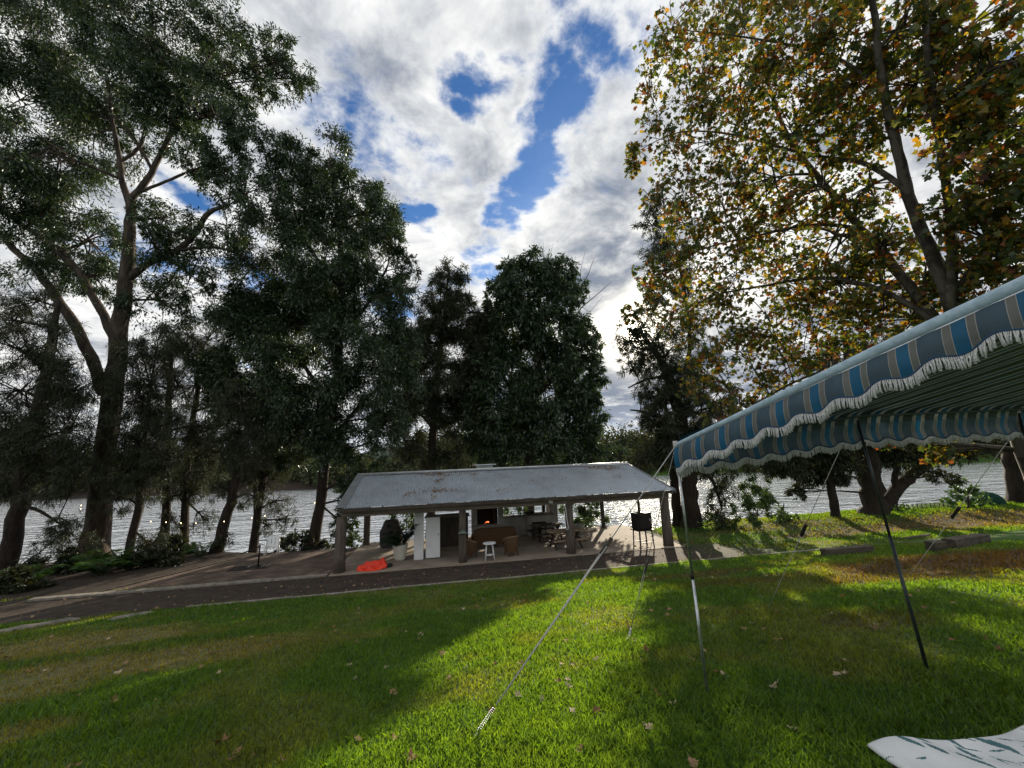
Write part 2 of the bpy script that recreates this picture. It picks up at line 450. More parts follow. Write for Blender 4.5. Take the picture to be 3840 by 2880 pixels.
def make_ground():
    xs = np.concatenate([np.linspace(-420, -45, 26), np.linspace(-44, 60, 350), np.linspace(62, 420, 26)])
    ys = np.concatenate([np.linspace(-14, 13.65, 130), [KERB - .02, KERB, KERB + .03], np.linspace(13.9, 30, 110), np.linspace(31, 118, 18), np.linspace(119, 180, 32), np.linspace(190, 600, 24)])
    X, Y = np.meshgrid(xs, ys, indexing='ij'); Z = height(X, Y)
    nu, nv = X.shape
    V = np.stack([X, Y, Z], -1).reshape(-1, 3).astype(np.float32)
    i, j = np.meshgrid(np.arange(nu - 1), np.arange(nv - 1), indexing='ij'); i = i.ravel(); j = j.ravel()
    Fq = np.stack([i * nv + j, (i + 1) * nv + j, (i + 1) * nv + j + 1, i * nv + j + 1], -1).astype(np.int32)
    me = bpy.data.meshes.new('ground')
    me.vertices.add(len(V)); me.vertices.foreach_set('co', V.ravel())
    me.loops.add(Fq.size); me.loops.foreach_set('vertex_index', Fq.ravel())
    me.polygons.add(len(Fq)); me.polygons.foreach_set('loop_start', np.arange(0, Fq.size, 4, dtype=np.int32)); me.polygons.foreach_set('loop_total', np.full(len(Fq), 4, dtype=np.int32))
    me.polygons.foreach_set('use_smooth', np.ones(len(Fq), bool))
    a = me.attributes.new('cover', 'FLOAT_COLOR', 'POINT'); a.data.foreach_set('color', cover_at(V[:, 0], V[:, 1]).astype(np.float32).ravel())
    me.update(calc_edges=True); me.materials.append(ground_mat)
    o = bpy.data.objects.new('ground', me); C.objects.link(o); tag(o, kind='structure')
make_ground()

# river
def make_water():
    m, nt, out = nodes('river_water'); L = nt.links.new
    tc = N(nt, 'ShaderNodeTexCoord'); mp = N(nt, 'ShaderNodeMapping'); mp.inputs['Scale'].default_value = (.6, 1.0, 1); mp.inputs['Rotation'].default_value = (0, 0, .2)
    L(tc.outputs['Object'], mp.inputs['Vector'])
    n1 = N(nt, 'ShaderNodeTexNoise', Scale=1.25, Detail=3, Roughness=.55); n2 = N(nt, 'ShaderNodeTexNoise', Scale=.3, Detail=3)
    L(mp.outputs[0], n1.inputs['Vector']); L(mp.outputs[0], n2.inputs['Vector'])
    b1 = N(nt, 'ShaderNodeBump', Strength=1.0, Distance=.55); b2 = N(nt, 'ShaderNodeBump', Strength=1.0, Distance=1.1)
    L(n2.outputs['Fac'], b2.inputs['Height']); L(n1.outputs['Fac'], b1.inputs['Height']); L(b2.outputs[0], b1.inputs['Normal'])
    d = N(nt, 'ShaderNodeBsdfDiffuse'); d.inputs['Color'].default_value = (.20, .23, .25, 1); gl = N(nt, 'ShaderNodeBsdfGlossy', Roughness=.07); gl.inputs['Color'].default_value = (1, 1, 1, 1)
    L(b1.outputs[0], gl.inputs['Normal'])
    fr = N(nt, 'ShaderNodeFresnel', IOR=1.33); L(b1.outputs[0], fr.inputs['Normal'])
    mr = N(nt, 'ShaderNodeMapRange'); mr.inputs['To Min'].default_value = .72; L(fr.outputs[0], mr.inputs['Value'])
    mx = N(nt, 'ShaderNodeMixShader'); L(mr.outputs[0], mx.inputs[0]); L(d.outputs[0], mx.inputs[1]); L(gl.outputs[0], mx.inputs[2]); L(mx.outputs[0], out.inputs[0])
    g = MB(); g.add([(-420, 22, WATER), (420, 22, WATER), (420, 210, WATER), (-420, 210, WATER)], [(0, 1, 2, 3)])
    tag(g.build('river', m), kind='structure')
make_water()

# kerbs and slab
def strip(y, w, h, x0, x1, n, zf, m, name, wob=.02):
    g = MB(); xs = np.linspace(x0, x1, n + 1)
    for k in range(n):
        a, b_ = xs[k] + .006, xs[k + 1] - .006
        z = zf((a + b_) / 2) + (random.random() - .5) * .02
        g.box(((a + b_) / 2, y + (random.random() - .5) * wob, z), (b_ - a, w, h), (0, (random.random() - .5) * .008, (random.random() - .5) * .012))
    return g.build(name, m, bevel=.012)
tag(strip(KERB, .12, .16, -7.6, 14.2, 15, lambda x: .175, concrete, 'kerb'), kind='structure')
tag(strip(16.98, .28, .14, -14.2, -4.6, 5, lambda x: -.02, concrete, 'kerb'), kind='structure')
slab = MB(); slab.box((2.95, 20.0, -.045), (15.0, 6.3, .11))
tag(slab.build('floor_slab', mat('slab', (.30, .255, .205), (.19, .155, .12), .9, .85, bump=.15, bscale=25)), kind='structure')

def brick_mat():
    m, nt, out = nodes('brick_paving'); L = nt.links.new
    b = N(nt, 'ShaderNodeBsdfPrincipled', Roughness=.9); b.inputs['Specular IOR Level'].default_value = .2
    tc = N(nt, 'ShaderNodeTexCoord'); br = N(nt, 'ShaderNodeTexBrick', Scale=1.0)
    br.inputs['Brick Width'].default_value = .24; br.inputs['Row Height'].default_value = .12; br.inputs['Mortar Size'].default_value = .012
    br.inputs['Color1'].default_value = (.16, .115, .095, 1); br.inputs['Color2'].default_value = (.105, .08, .068, 1); br.inputs['Mortar'].default_value = (.045, .04, .034, 1)
    L(tc.outputs['Object'], br.inputs['Vector'])
    nz = N(nt, 'ShaderNodeTexNoise', Scale=1.2, Detail=6); L(tc.outputs['Object'], nz.inputs['Vector'])
    mx = N(nt, 'ShaderNodeMixRGB', blend_type='MULTIPLY', Fac=1.0); L(br.outputs['Color'], mx.inputs['Color1']); L(ramp(nt, nz.outputs['Fac'], [(.3, (.55, .55, .5)), (.7, (1.25, 1.2, 1.15))]), mx.inputs['Color2'])
    L(mx.outputs[0], b.inputs['Base Color'])
    bp = N(nt, 'ShaderNodeBump', Strength=.6, Distance=.01); L(br.outputs['Fac'], bp.inputs['Height']); bp.invert = True; L(bp.outputs[0], b.inputs['Normal'])
    L(b.outputs[0], out.inputs[0]); return m
g = MB(); g.add([(-12.4, 17.1, .012), (-4.56, 17.1, .012), (-4.56, 21.6, .012), (-9.8, 21.5, .012)], [(0, 1, 2, 3)])
tag(g.build('paving', brick_mat()), kind='structure')
g = MB(); g.bar((-12.45, 17.15, .02), (-9.85, 21.5, .02), .1, .06)
tag(g.build('timber_edging', timber), 'dark timber edging along the slanting left side of the brick paving', 'edging')

# broken kerb pieces at the left end of the lawn edge
def rock_strip(px0, py0, px1, py1, w, h, label):
    p = terrain(px0, py0); q = terrain(px1, py1); n = 9; P = []
    d = (q - p); nrm = np.array([-d[1], d[0], 0]); nrm /= np.linalg.norm(nrm)
    g = MB(); rings = []
    for i in range(n):
        t = i / (n - 1); c = p + d * t; s = (1 - abs(2 * t - 1) ** 5 * .55) * (.85 + .3 * random.random())
        ring = []
        for k in range(8):
            a = 2 * PI * k / 8
            ring.append(c + nrm * math.cos(a) * w * s / 2 + np.array([0, 0, math.sin(a) * h * s * .8 + h * .15]))
        rings.append(ring)
    vs = [x for r in rings for x in r]; fs = [(i * 8 + k, i * 8 + (k + 1) % 8, (i + 1) * 8 + (k + 1) % 8, (i + 1) * 8 + k) for i in range(n - 1) for k in range(8)]
    fs += [tuple(range(7, -1, -1)), tuple((n - 1) * 8 + k for k in range(8))]
    g.add(rel(vs, p), fs, False)
    o = g.build('kerb_piece', concrete, loc=p.tolist(), bevel=.02)
    tag(o, label, 'kerb piece', 'broken kerb pieces')
rock_strip(-18, 637, 80, 620, .34, .12, 'long broken concrete kerb piece at the far left edge of the path')
rock_strip(108, 621, 153, 613, .26, .08, 'short broken concrete kerb piece lying at the end of the straight kerb')

# ------------------------------------------------------------------ grass
def make_grass():
    n = 470000
    r = 2.2 + 20 * rng.random(n) ** 1.75 ; th = (rng.random(n) - .5) * math.radians(142) + math.radians(90) + YAW
    x = r * np.cos(th); y = r * np.sin(th)
    ok = (y < KERB - .05) & (y > -2)
    x, y, r = x[ok], y[ok], r[ok]
    # the far grass beyond the path on the right, and the near bank
    m = 60000
    x2 = 10.7 + 34 * rng.random(m); y2 = KERB + .3 + (bank_y(x2) - KERB + .4) * rng.random(m)
    c2 = cover_at(x2, y2); k2 = (c2[:, 2] < .5) & (rng.random(m) > c2[:, 1] * .6)
    x = np.concatenate([x, x2[k2]]); y = np.concatenate([y, y2[k2]]); r = np.concatenate([r, np.hypot(x2[k2], y2[k2])])
    # tufts creeping over the kerbs and the path edge
    m = 9000
    x3 = -16 + 30 * rng.random(m); y3 = np.where(rng.random(m) < .7, KERB + np.abs(rng.normal(size=m)) * .16, 17.1 + np.abs(rng.normal(size=m)) * .2)
    k3 = (fbm(x3, y3, 1.3) > .48) & ((y3 < 15) | (x3 < -5)) & (y3 < 17.6)
    nbase = len(x); x = np.concatenate([x, x3[k3]]); y = np.concatenate([y, y3[k3]]); r = np.concatenate([r, np.hypot(x3[k3], y3[k3])])
    cov = cover_at(x, y); cov[nbase:, 2] = 0; cov[nbase:, 0] = .35
    keep = rng.random(len(x)) > np.maximum(cov[:, 1] * .55, cov[:, 0] * .25); x, y, r, cov = x[keep], y[keep], r[keep], cov[keep]
    z = height(x, y); n = len(x)
    patch = fbm(x, y, .9)
    h = (.030 + .034 * rng.random(n)) * (1 + .035 * r) * (.35 + 1.3 * patch) * (.75 + .5 * fbm(x + 40, y, 3.1)) * (1 - .45 * cov[:, 0])
    w = (.0019 + .0014 * rng.random(n)) * (1 + .21 * r)
    weed = rng.random(n) < .05 * (fbm(x - 17, y + 3, 1.1) > .5); w = np.where(weed, w * 3.2, w); h = np.where(weed, h * .6, h)
    a = rng.random(n) * 2 * PI; lean = .25 + .65 * rng.random(n); b = rng.random(n) * 2 * PI
    base = np.stack([x, y, z - .005], -1)
    side = np.stack([np.cos(a), np.sin(a), 0 * a], -1) * w[:, None]
    tip = base + np.stack([np.cos(b) * h * lean, np.sin(b) * h * lean, h], -1)
    mid = base + np.stack([np.cos(b) * h * lean * .3, np.sin(b) * h * lean * .3, h * .62], -1)
    V = np.stack([base - side, base + side, mid + side * .75, tip, mid - side * .75], 1)
    cov = np.repeat(cov[:, None, :], 5, 1)
    o = np_mesh('grass', V, 5, blade_mat, attr=cov.reshape(-1, 4)); tag(o, 'short green lawn grass on the slope', 'grass', kind='stuff')
make_grass()

# ------------------------------------------------------------------ leaves / trees
LEAF4 = np.array([[0, 0], [.5, .42], [0, 1], [-.5, .42]])
LEAF6 = np.array([[0, 0], [.42, .25], [.5, .5], [0, 1], [-.5, .5], [-.42, .25]])
MAPLE = np.array([[0, 0], [.16, .10], [.50, .02], [.34, .30], [.62, .52], [.27, .56], [.22, .72], [0, 1.0], [-.22, .72], [-.27, .56], [-.62, .52], [-.34, .30], [-.50, .02], [-.16, .10]])
NEEDLE = np.array([[-.5, 0], [.5, 0], [.35, 1], [-.35, 1]])

def unit(v): return v / (np.linalg.norm(v, axis=-1, keepdims=True) + 1e-9)

def leaf_verts(P, axis, nrm, ln, wd, shape):
    axis = unit(axis); side = unit(np.cross(axis, nrm)); nr = np.cross(side, axis)
    u = shape[:, 0][None, :, None]; v = shape[:, 1][None, :, None]
    V = P[:, None, :] + side[:, None, :] * (u * wd[:, None, None]) + axis[:, None, :] * (v * ln[:, None, None])
    V += nr[:, None, :] * (-(v ** 2) * .18 * ln[:, None, None] + np.abs(u) * .25 * wd[:, None, None])
    return V

def bez(p, q, sag, n=6, wob=.06):
    p = np.asarray(p); q = np.asarray(q); L = np.linalg.norm(q - p)
    m = (p + q) / 2 + np.array([0, 0, sag * L]) + (rng.random(3) - .5) * wob * L * 2
    ts = np.linspace(0, 1, n)[:, None]
    return (1 - ts) ** 2 * p + 2 * ts * (1 - ts) * m + ts ** 2 * q

GD = 1.55
def tree(name, label, cat, trunk, limbs, blobs, depth, leafm, barkm, leaf=(.2, .07), shape=LEAF4, dens=1.0, droop=.4, group=None,
         sub=15, twigm=9, flat=1.0, twig_r=.008, needle=False, spread=.42, base=None, clump=1.0, twigs=True):
    """trunk: [(px,py,radius m)], limbs: lists of the same, blobs: [(px,py,r px[,depth])]"""
    D = lambda q: at(q[0], q[1], q[3] if len(q) > 3 else depth)
    tp = [D(q) for q in trunk]
    if base is not None: tp[0] = np.asarray(base)
    root_p = tp[0].copy(); gz = float(height(root_p[0], root_p[1]))
    tp[0][2] = min(tp[0][2], gz) - .15
    root = thing(name, label, cat, root_p, group=group)
    R = lambda pts: [p - root_p for p in pts]
    g = MB()
    def subdiv(pts, rad, k=4, wob=.35):
        P = []; Q = []
        for i in range(len(pts) - 1):
            for s in range(k):
                t = s / k; p0 = pts[max(i - 1, 0)]; p1 = pts[i]; p2 = pts[i + 1]; p3 = pts[min(i + 2, len(pts) - 1)]
                c = .5 * (2 * p1 + (p2 - p0) * t + (2 * p0 - 5 * p1 + 4 * p2 - p3) * t * t + (3 * p1 - p0 - 3 * p2 + p3) * t ** 3)
                r = rad[i] * (1 - t) + rad[i + 1] * t
                P.append(c + (rng.random(3) - .5) * r * wob); Q.append(r)
        P.append(pts[-1]); Q.append(rad[-1]); return P, Q
    tr = [q[2] for q in trunk]; tr[0] *= 1.0
    P, Q = subdiv(tp, tr); Q[0] *= 1.35; Q[1] *= 1.12
    g.tube(R(P), Q, 10, jitter=.16)
    skel = [(p, r) for p, r in zip(P, Q)][4:]
    for lb in limbs:
        lp = [D(q) for q in lb]; P, Q = subdiv(lp, [q[2] for q in lb], 4); g.tube(R(P), Q, 7, jitter=.12)
        skel += list(zip(P, Q))
    SP = np.array([s[0] for s in skel]); SR = np.array([s[1] for s in skel])
    tw = MB(); LV = []
    # boughs from the nearest limb below to each clump of foliage
    for bl in blobs:
        dp = bl[3] if len(bl) > 3 else depth + (rng.random() - .5) * bl[2] * depth / F * 1.2
        c = at(bl[0], bl[1], dp); r = bl[2] * dp / F
        cost = np.linalg.norm(SP - c, axis=1) + np.maximum(0, SP[:, 2] - c[2] + .3 * r) * 1.2
        k = int(np.argmin(cost)); br = min(SR[k] * .6, .05 + .022 * r)
        bp = bez(SP[k], c, .08, 6); 
        if np.linalg.norm(SP[k] - c) > .3 * r: g.tube(R(bp), np.linspace(br, br * .5, 6), 5)
        nleaf = int(dens * GD * PI * bl[2] ** 2)
        ns = max(4, int(sub * clump))
        v = unit(rng.normal(size=(ns, 3))); v[:, 2] *= flat
        rad = r * (.35 + .65 * rng.random(ns) ** .6)
        E = c + v * rad[:, None]
        per = max(3, nleaf // ns)
        for e in E:
            s0 = bp[rng.integers(3, 6)]
            sb = bez(s0, e, .05, 5, .1); g.tube(R(sb), np.linspace(br * .5, .012, 5), 4, cap=False)
            rs = r * spread * (.7 + .6 * rng.random())
            nt_ = max(2, int(per / twigm))
            tv = unit(rng.normal(size=(nt_, 3)) + unit(e - c) * .7 + np.array([0, 0, -droop * .6]))
            tl = rs * (.5 + .7 * rng.random(nt_))
            ends = e + tv * tl[:, None]; ends[:, 2] -= droop * tl * .5
            if twigs and not needle:
                for q in ends[::3]:
                    g.tube(R([e, (e + q) / 2 + np.array([0, 0, .05 * rs]), q]), [twig_r, twig_r * .8, twig_r * .4], 3, cap=False)
            t = .25 + .85 * rng.random((nt_, twigm))
            pos = e + (ends - e)[:, None, :] * t[:, :, None] + rng.normal(size=(nt_, twigm, 3)) * rs * .10
            pos = pos.reshape(-1, 3); n = len(pos)
            dirs = np.repeat(tv, twigm, 0)
            if needle: ax = dirs * .35 + rng.normal(size=(n, 3)) * .33 + np.array([0, 0, -droop])
            else: ax = dirs * .6 + rng.normal(size=(n, 3)) * .5 + np.array([0, 0, -droop * 1.1])
            nr = rng.normal(size=(n, 3)) + np.array([0, 0, .8])
            sc = (.35 + 1.05 * rng.random(n)) if shape is MAPLE else .65 + .7 * rng.random(n)
            LV.append(leaf_verts(pos - root_p, ax, nr, leaf[0] * sc, leaf[1] * sc, shape))
    g.build('trunk', barkm, root)
    LV = np.concatenate(LV); o = np_mesh('crown', LV, len(shape), leafm, root)
    return root, len(LV)

gum_leaf = leaf_mat('gum_leaf', [(0, (.015, .032, .015)), (.5, (.027, .054, .021)), (.85, (.048, .08, .028)), (1, (.075, .09, .034))], .3, .045, .36)
oak_leaf = leaf_mat('she_oak_needle', [(0, (.014, .021, .011)), (.6, (.028, .037, .017)), (1, (.055, .060, .028))], .25, .03, .5)
bush_leaf = leaf_mat('bush_leaf', [(0, (.03, .06, .018)), (.6, (.06, .11, .028)), (1, (.10, .15, .045))], .35, .05, .4)
plane_leaf = leaf_mat('plane_leaf', [(0, (.030, .060, .015)), (.42, (.07, .098, .018)), (.64, (.145, .15, .020)), (.79, (.28, .20, .020)), (.88, (.30, .13, .018)), (.94, (.18, .055, .016)), (1, (.10, .032, .015))], .6, .03, .5)
fern_leaf = leaf_mat('fern_leaf', [(0, (.03, .08, .02)), (1, (.09, .18, .05))], .35, .05, .4)

TOTAL = 0
def bankpt(px, py):
    p = terrain(px, py)
    return p if p[2] > -.5 else onz(px, py, -.4)
def T(*a, **k):
    global TOTAL
    r, n = tree(*a, **k); TOTAL += n
    return r

# 1 the big gum on the left
b = bankpt(94, 560)
d1 = depth_of(b)
T('gum_tree', 'huge tall gum tree at far left with thick dark trunk and spreading pale limbs', 'tree',
  [(94, 562, 0.627), (98, 510, 0.475), (104, 460, 0.409), (112, 400, 0.396), (118, 350, 0.370), (124, 300, 0.317), (129, 250, 0.264), (131, 215, 0.224), (130, 195, 0.178)],
  [[(104, 395, 0.277), (85, 345, 0.238), (62, 305, 0.205), (38, 272, 0.178), (15, 250, 0.145), (-15, 215, 0.099)],
   [(117, 345, 0.218), (98, 305, 0.178), (75, 268, 0.158), (45, 240, 0.139), (18, 222, 0.112), (-20, 190, 0.066)],
   [(126, 280, 0.185), (150, 262, 0.158), (178, 250, 0.145), (196, 232, 0.132), (210, 212, 0.112), (228, 206, 0.066)],
   [(180, 250, 0.092), (205, 247, 0.079), (228, 250, 0.066), (248, 258, 0.040)],
   [(130, 205, 0.172), (122, 180, 0.132), (120, 160, 0.112), (112, 120, 0.086), (108, 80, 0.059)],
   [(120, 162, 0.079), (137, 150, 0.086), (144, 135, 0.079), (150, 100, 0.066), (154, 50, 0.053), (148, 0, 0.033)],
   [(131, 200, 0.165), (148, 178, 0.139), (162, 152, 0.119), (176, 120, 0.092), (195, 80, 0.066), (220, 40, 0.040)],
   [(140, 192, 0.079), (165, 182, 0.066), (188, 172, 0.059), (208, 165, 0.033)],
   [(152, 170, 0.079), (140, 148, 0.073), (126, 128, 0.066), (95, 100, 0.053), (60, 70, 0.033)]],
  [(15, 40, 55), (70, 30, 52), (125, 15, 45), (175, 20, 45), (225, 25, 34), (20, 100, 50), (80, 85, 45), (140, 70, 40), (190, 75, 42), (236, 72, 26), (285, 62, 24), (268, 78, 20), (300, 78, 15),
   (215, 115, 34), (250, 130, 26), (277, 145, 17), (165, 120, 30), (95, 135, 36), (45, 150, 45), (5, 170, 40), (70, 195, 36), (25, 215, 36), (232, 165, 28), (205, 160, 22), (255, 190, 28),
   (90, 240, 36), (50, 262, 30), (165, 218, 22), (190, 238, 18), (150, 240, 22), (95, 275, 24), (225, 225, 26), (190, 275, 30), (160, 300, 28)],
  d1, gum_leaf, bark_gum, leaf=(.185, .052), dens=.92, droop=.45)

# 2 dense broad tree left of the shed
b = bankpt(312, 547); d2 = depth_of(b)
T('broad_tree', 'dense dark evergreen with rounded crown and trunk just left of the shed roof', 'tree',
  [(311, 549, 0.390), (320, 505, 0.281), (325, 460, 0.257), (334, 400, 0.234), (340, 340, 0.211), (342, 280, 0.172), (338, 220, 0.125), (332, 175, 0.070)],
  [[(333, 410, 0.125), (300, 360, 0.109), (265, 320, 0.078), (240, 290, 0.047)], [(340, 340, 0.117), (370, 300, 0.094), (388, 265, 0.055)], [(330, 440, 0.109), (365, 400, 0.094), (395, 375, 0.047)],
   [(341, 290, 0.101), (305, 240, 0.078), (290, 195, 0.047)], [(327, 460, 0.094), (285, 430, 0.078), (255, 405, 0.047)]],
  [(296, 172, 30), (328, 166, 28), (352, 186, 26), (312, 205, 34), (375, 212, 26), (391, 238, 18), (355, 235, 36), (285, 232, 34), (322, 262, 42), (376, 270, 30), (405, 268, 13), (395, 292, 20), (272, 280, 38),
   (350, 305, 40), (300, 325, 42), (388, 330, 26), (250, 325, 36), (405, 345, 18), (355, 355, 40), (310, 380, 42), (265, 370, 40), (388, 385, 30), (228, 360, 30), (350, 415, 34), (300, 425, 34), (390, 420, 22), (260, 415, 30), (330, 445, 24), (362, 445, 22), (245, 300, 32), (262, 335, 34), (240, 395, 26), (285, 400, 30), (330, 300, 30), (300, 290, 30), (348, 500, 16), (355, 480, 16), (345, 525, 14)],
  d2, gum_leaf, bark_dark, leaf=(.19, .058), dens=1.6, droop=.35)

# 3 slender she-oak behind the shed roof
d3 = 28.0
T('she_oak', 'slender pointed she-oak with straight bare trunk rising behind the shed roof', 'tree',
  [(430, 520, .34), (432, 460, .30), (434, 420, .26), (438, 370, .2), (444, 320, .14), (449, 268, .05)],
  [[(435, 410, .1), (455, 385, .08), (470, 365, .05)], [(435, 430, .1), (412, 405, .08), (398, 390, .05)]],
  [(449, 270, 9), (438, 278, 8), (459, 276, 9), (450, 288, 15), (440, 300, 15), (462, 300, 13), (446, 318, 20), (430, 322, 14), (465, 325, 16), (437, 345, 24), (462, 352, 22), (418, 355, 16), (440, 380, 26), (415, 385, 22), (465, 385, 20), (408, 410, 22), (440, 410, 20), (462, 420, 22), (405, 440, 20), (455, 450, 22), (425, 455, 18), (410, 342, 14), (402, 366, 18), (400, 334, 11), (474, 338, 13), (474, 362, 18), (476, 388, 18), (480, 312, 9)],
  d3, oak_leaf, bark_dark, leaf=(.30, .035), shape=NEEDLE, dens=2.2, droop=.15, needle=True, spread=.45)

# 4 rounded tree right of it
d4 = 28.5
T('rounded_tree', 'big rounded dark evergreen standing behind the middle of the shed roof', 'tree',
  [(528, 520, .45), (530, 460, .40), (533, 410, .34), (538, 360, .26), (540, 310, .18), (536, 270, .08)],
  [[(534, 400, .18), (560, 370, .14), (585, 345, .08)], [(533, 420, .18), (505, 380, .13), (490, 345, .08)], [(532, 440, .16), (570, 425, .13), (592, 412, .07)]],
  [(528, 263, 15), (515, 275, 18), (542, 272, 20), (505, 292, 18), (530, 295, 26), (556, 292, 20), (500, 318, 17), (520, 325, 28), (550, 322, 26), (572, 322, 14), (585, 330, 12), (490, 342, 20), (515, 355, 30), (548, 352, 30), (575, 350, 22), (590, 362, 13), (485, 372, 22), (512, 388, 30), (545, 388, 32), (578, 385, 24), (588, 395, 10), (490, 405, 26), (520, 420, 30), (555, 420, 30), (585, 412, 20), (500, 440, 24), (535, 448, 26), (570, 445, 24), (588, 440, 12), (604, 453, 9), (480, 440, 18), (590, 456, 18), (478, 335, 15), (482, 356, 18), (474, 382, 20), (480, 410, 22), (592, 345, 10), (594, 372, 9), (593, 400, 9), (590, 425, 10), (562, 268, 14), (500, 284, 14), (494, 296, 14), (572, 290, 14), (620, 455, 12)],
  d4, gum_leaf, bark_dark, leaf=(.30, .095), dens=1.35, droop=.5)
# dead snag beside it
root = thing('dead_tree', 'bare dead branches sticking up beside the rounded tree', 'tree', at(548, 520, 31))
g = MB(); bp = at(548, 520, 31)
for pts in [[(548, 520, .25), (556, 400, .18), (565, 330, .1), (572, 300, .06), (588, 275, .03), (594, 258, .015)], [(565, 330, .07), (582, 307, .05), (600, 292, .03), (611, 282, .012)],
            [(556, 400, .1), (549, 320, .06), (545, 270, .03), (543, 242, .012)], [(572, 300, .04), (570, 275, .025), (576, 256, .01)], [(582, 307, .03), (590, 312, .02), (603, 296, .01)],
            [(580, 284, .03), (581, 268, .02), (585, 252, .008)], [(545, 262, .025), (551, 252, .015), (553, 244, .006)], [(590, 299, .025), (588, 290, .015), (592, 282, .008)]]:
    P = [at(x, y, 31) - bp for x, y, r in pts]; g.tube(P, [p[2] for p in pts], 5)
g.build('branches', mat('dead_wood', (.16, .14, .12), (.09, .08, .07), 5, .9), root)

# 5 she-oak right of the gap, the sun behind it
b5 = terrain(692, 527); d5 = depth_of(b5)
T('she_oak', 'open feathery she-oak with leaning trunk at the river edge right of the shed', 'tree',
  [(692, 529, .52), (690, 500, .42), (688, 470, .38), (683, 430, .34), (674, 395, .28), (664, 368, .2), (650, 345, .12), (640, 332, .06)],
  [[(684, 435, .14), (665, 420, .1), (645, 412, .07), (630, 410, .04)], [(676, 400, .14), (690, 350, .12), (684, 290, .09), (672, 230, .05)], [(667, 375, .1), (645, 380, .07), (628, 388, .03)],
   [(685, 300, .07), (665, 285, .05), (650, 280, .03)], [(688, 465, .14), (712, 480, .1), (722, 510, .05)], [(686, 460, .12), (720, 452, .1), (745, 465, .05)]],
  [(630, 330, 13), (645, 325, 15), (660, 335, 18), (624, 342, 10), (640, 348, 16), (665, 355, 18), (630, 362, 12), (650, 368, 15), (641, 393, 9), (652, 395, 13), (675, 385, 18), (648, 416, 11), (660, 418, 18), (690, 410, 20), (655, 440, 17), (675, 442, 22), (700, 440, 18), (640, 462, 15),
   (660, 212, 14), (648, 225, 11), (668, 232, 15), (655, 248, 13), (675, 255, 14), (650, 283, 12), (664, 290, 14), (680, 280, 15), (690, 320, 18), (668, 400, 20), (690, 388, 20), (706, 408, 18), (688, 432, 18), (722, 400, 16), (700, 365, 18), (678, 368, 16), (715, 470, 14), (722, 492, 13), (716, 512, 12), (735, 462, 14), (700, 465, 14)],  # denser clumps on the right side are added to shade the lawn
  d5, oak_leaf, bark_dark, leaf=(.24, .03), shape=NEEDLE, dens=1.1, droop=.25, needle=True, spread=.42)
T('she_oak', 'slim she-oak trunk half hidden behind the awning pole at the river edge', 'tree',
  [(678, 524, .3), (675, 495, .24), (672, 465, .2), (668, 430, .14), (665, 400, .08)], [[(672, 465, .08), (655, 455, .06), (642, 452, .03)]],
  [(655, 455, 14), (668, 440, 14), (642, 455, 8), (680, 455, 12), (660, 425, 12)], d5 + .8, oak_leaf, bark_dark, leaf=(.24, .035), shape=NEEDLE, dens=1.5, droop=.3, needle=True)

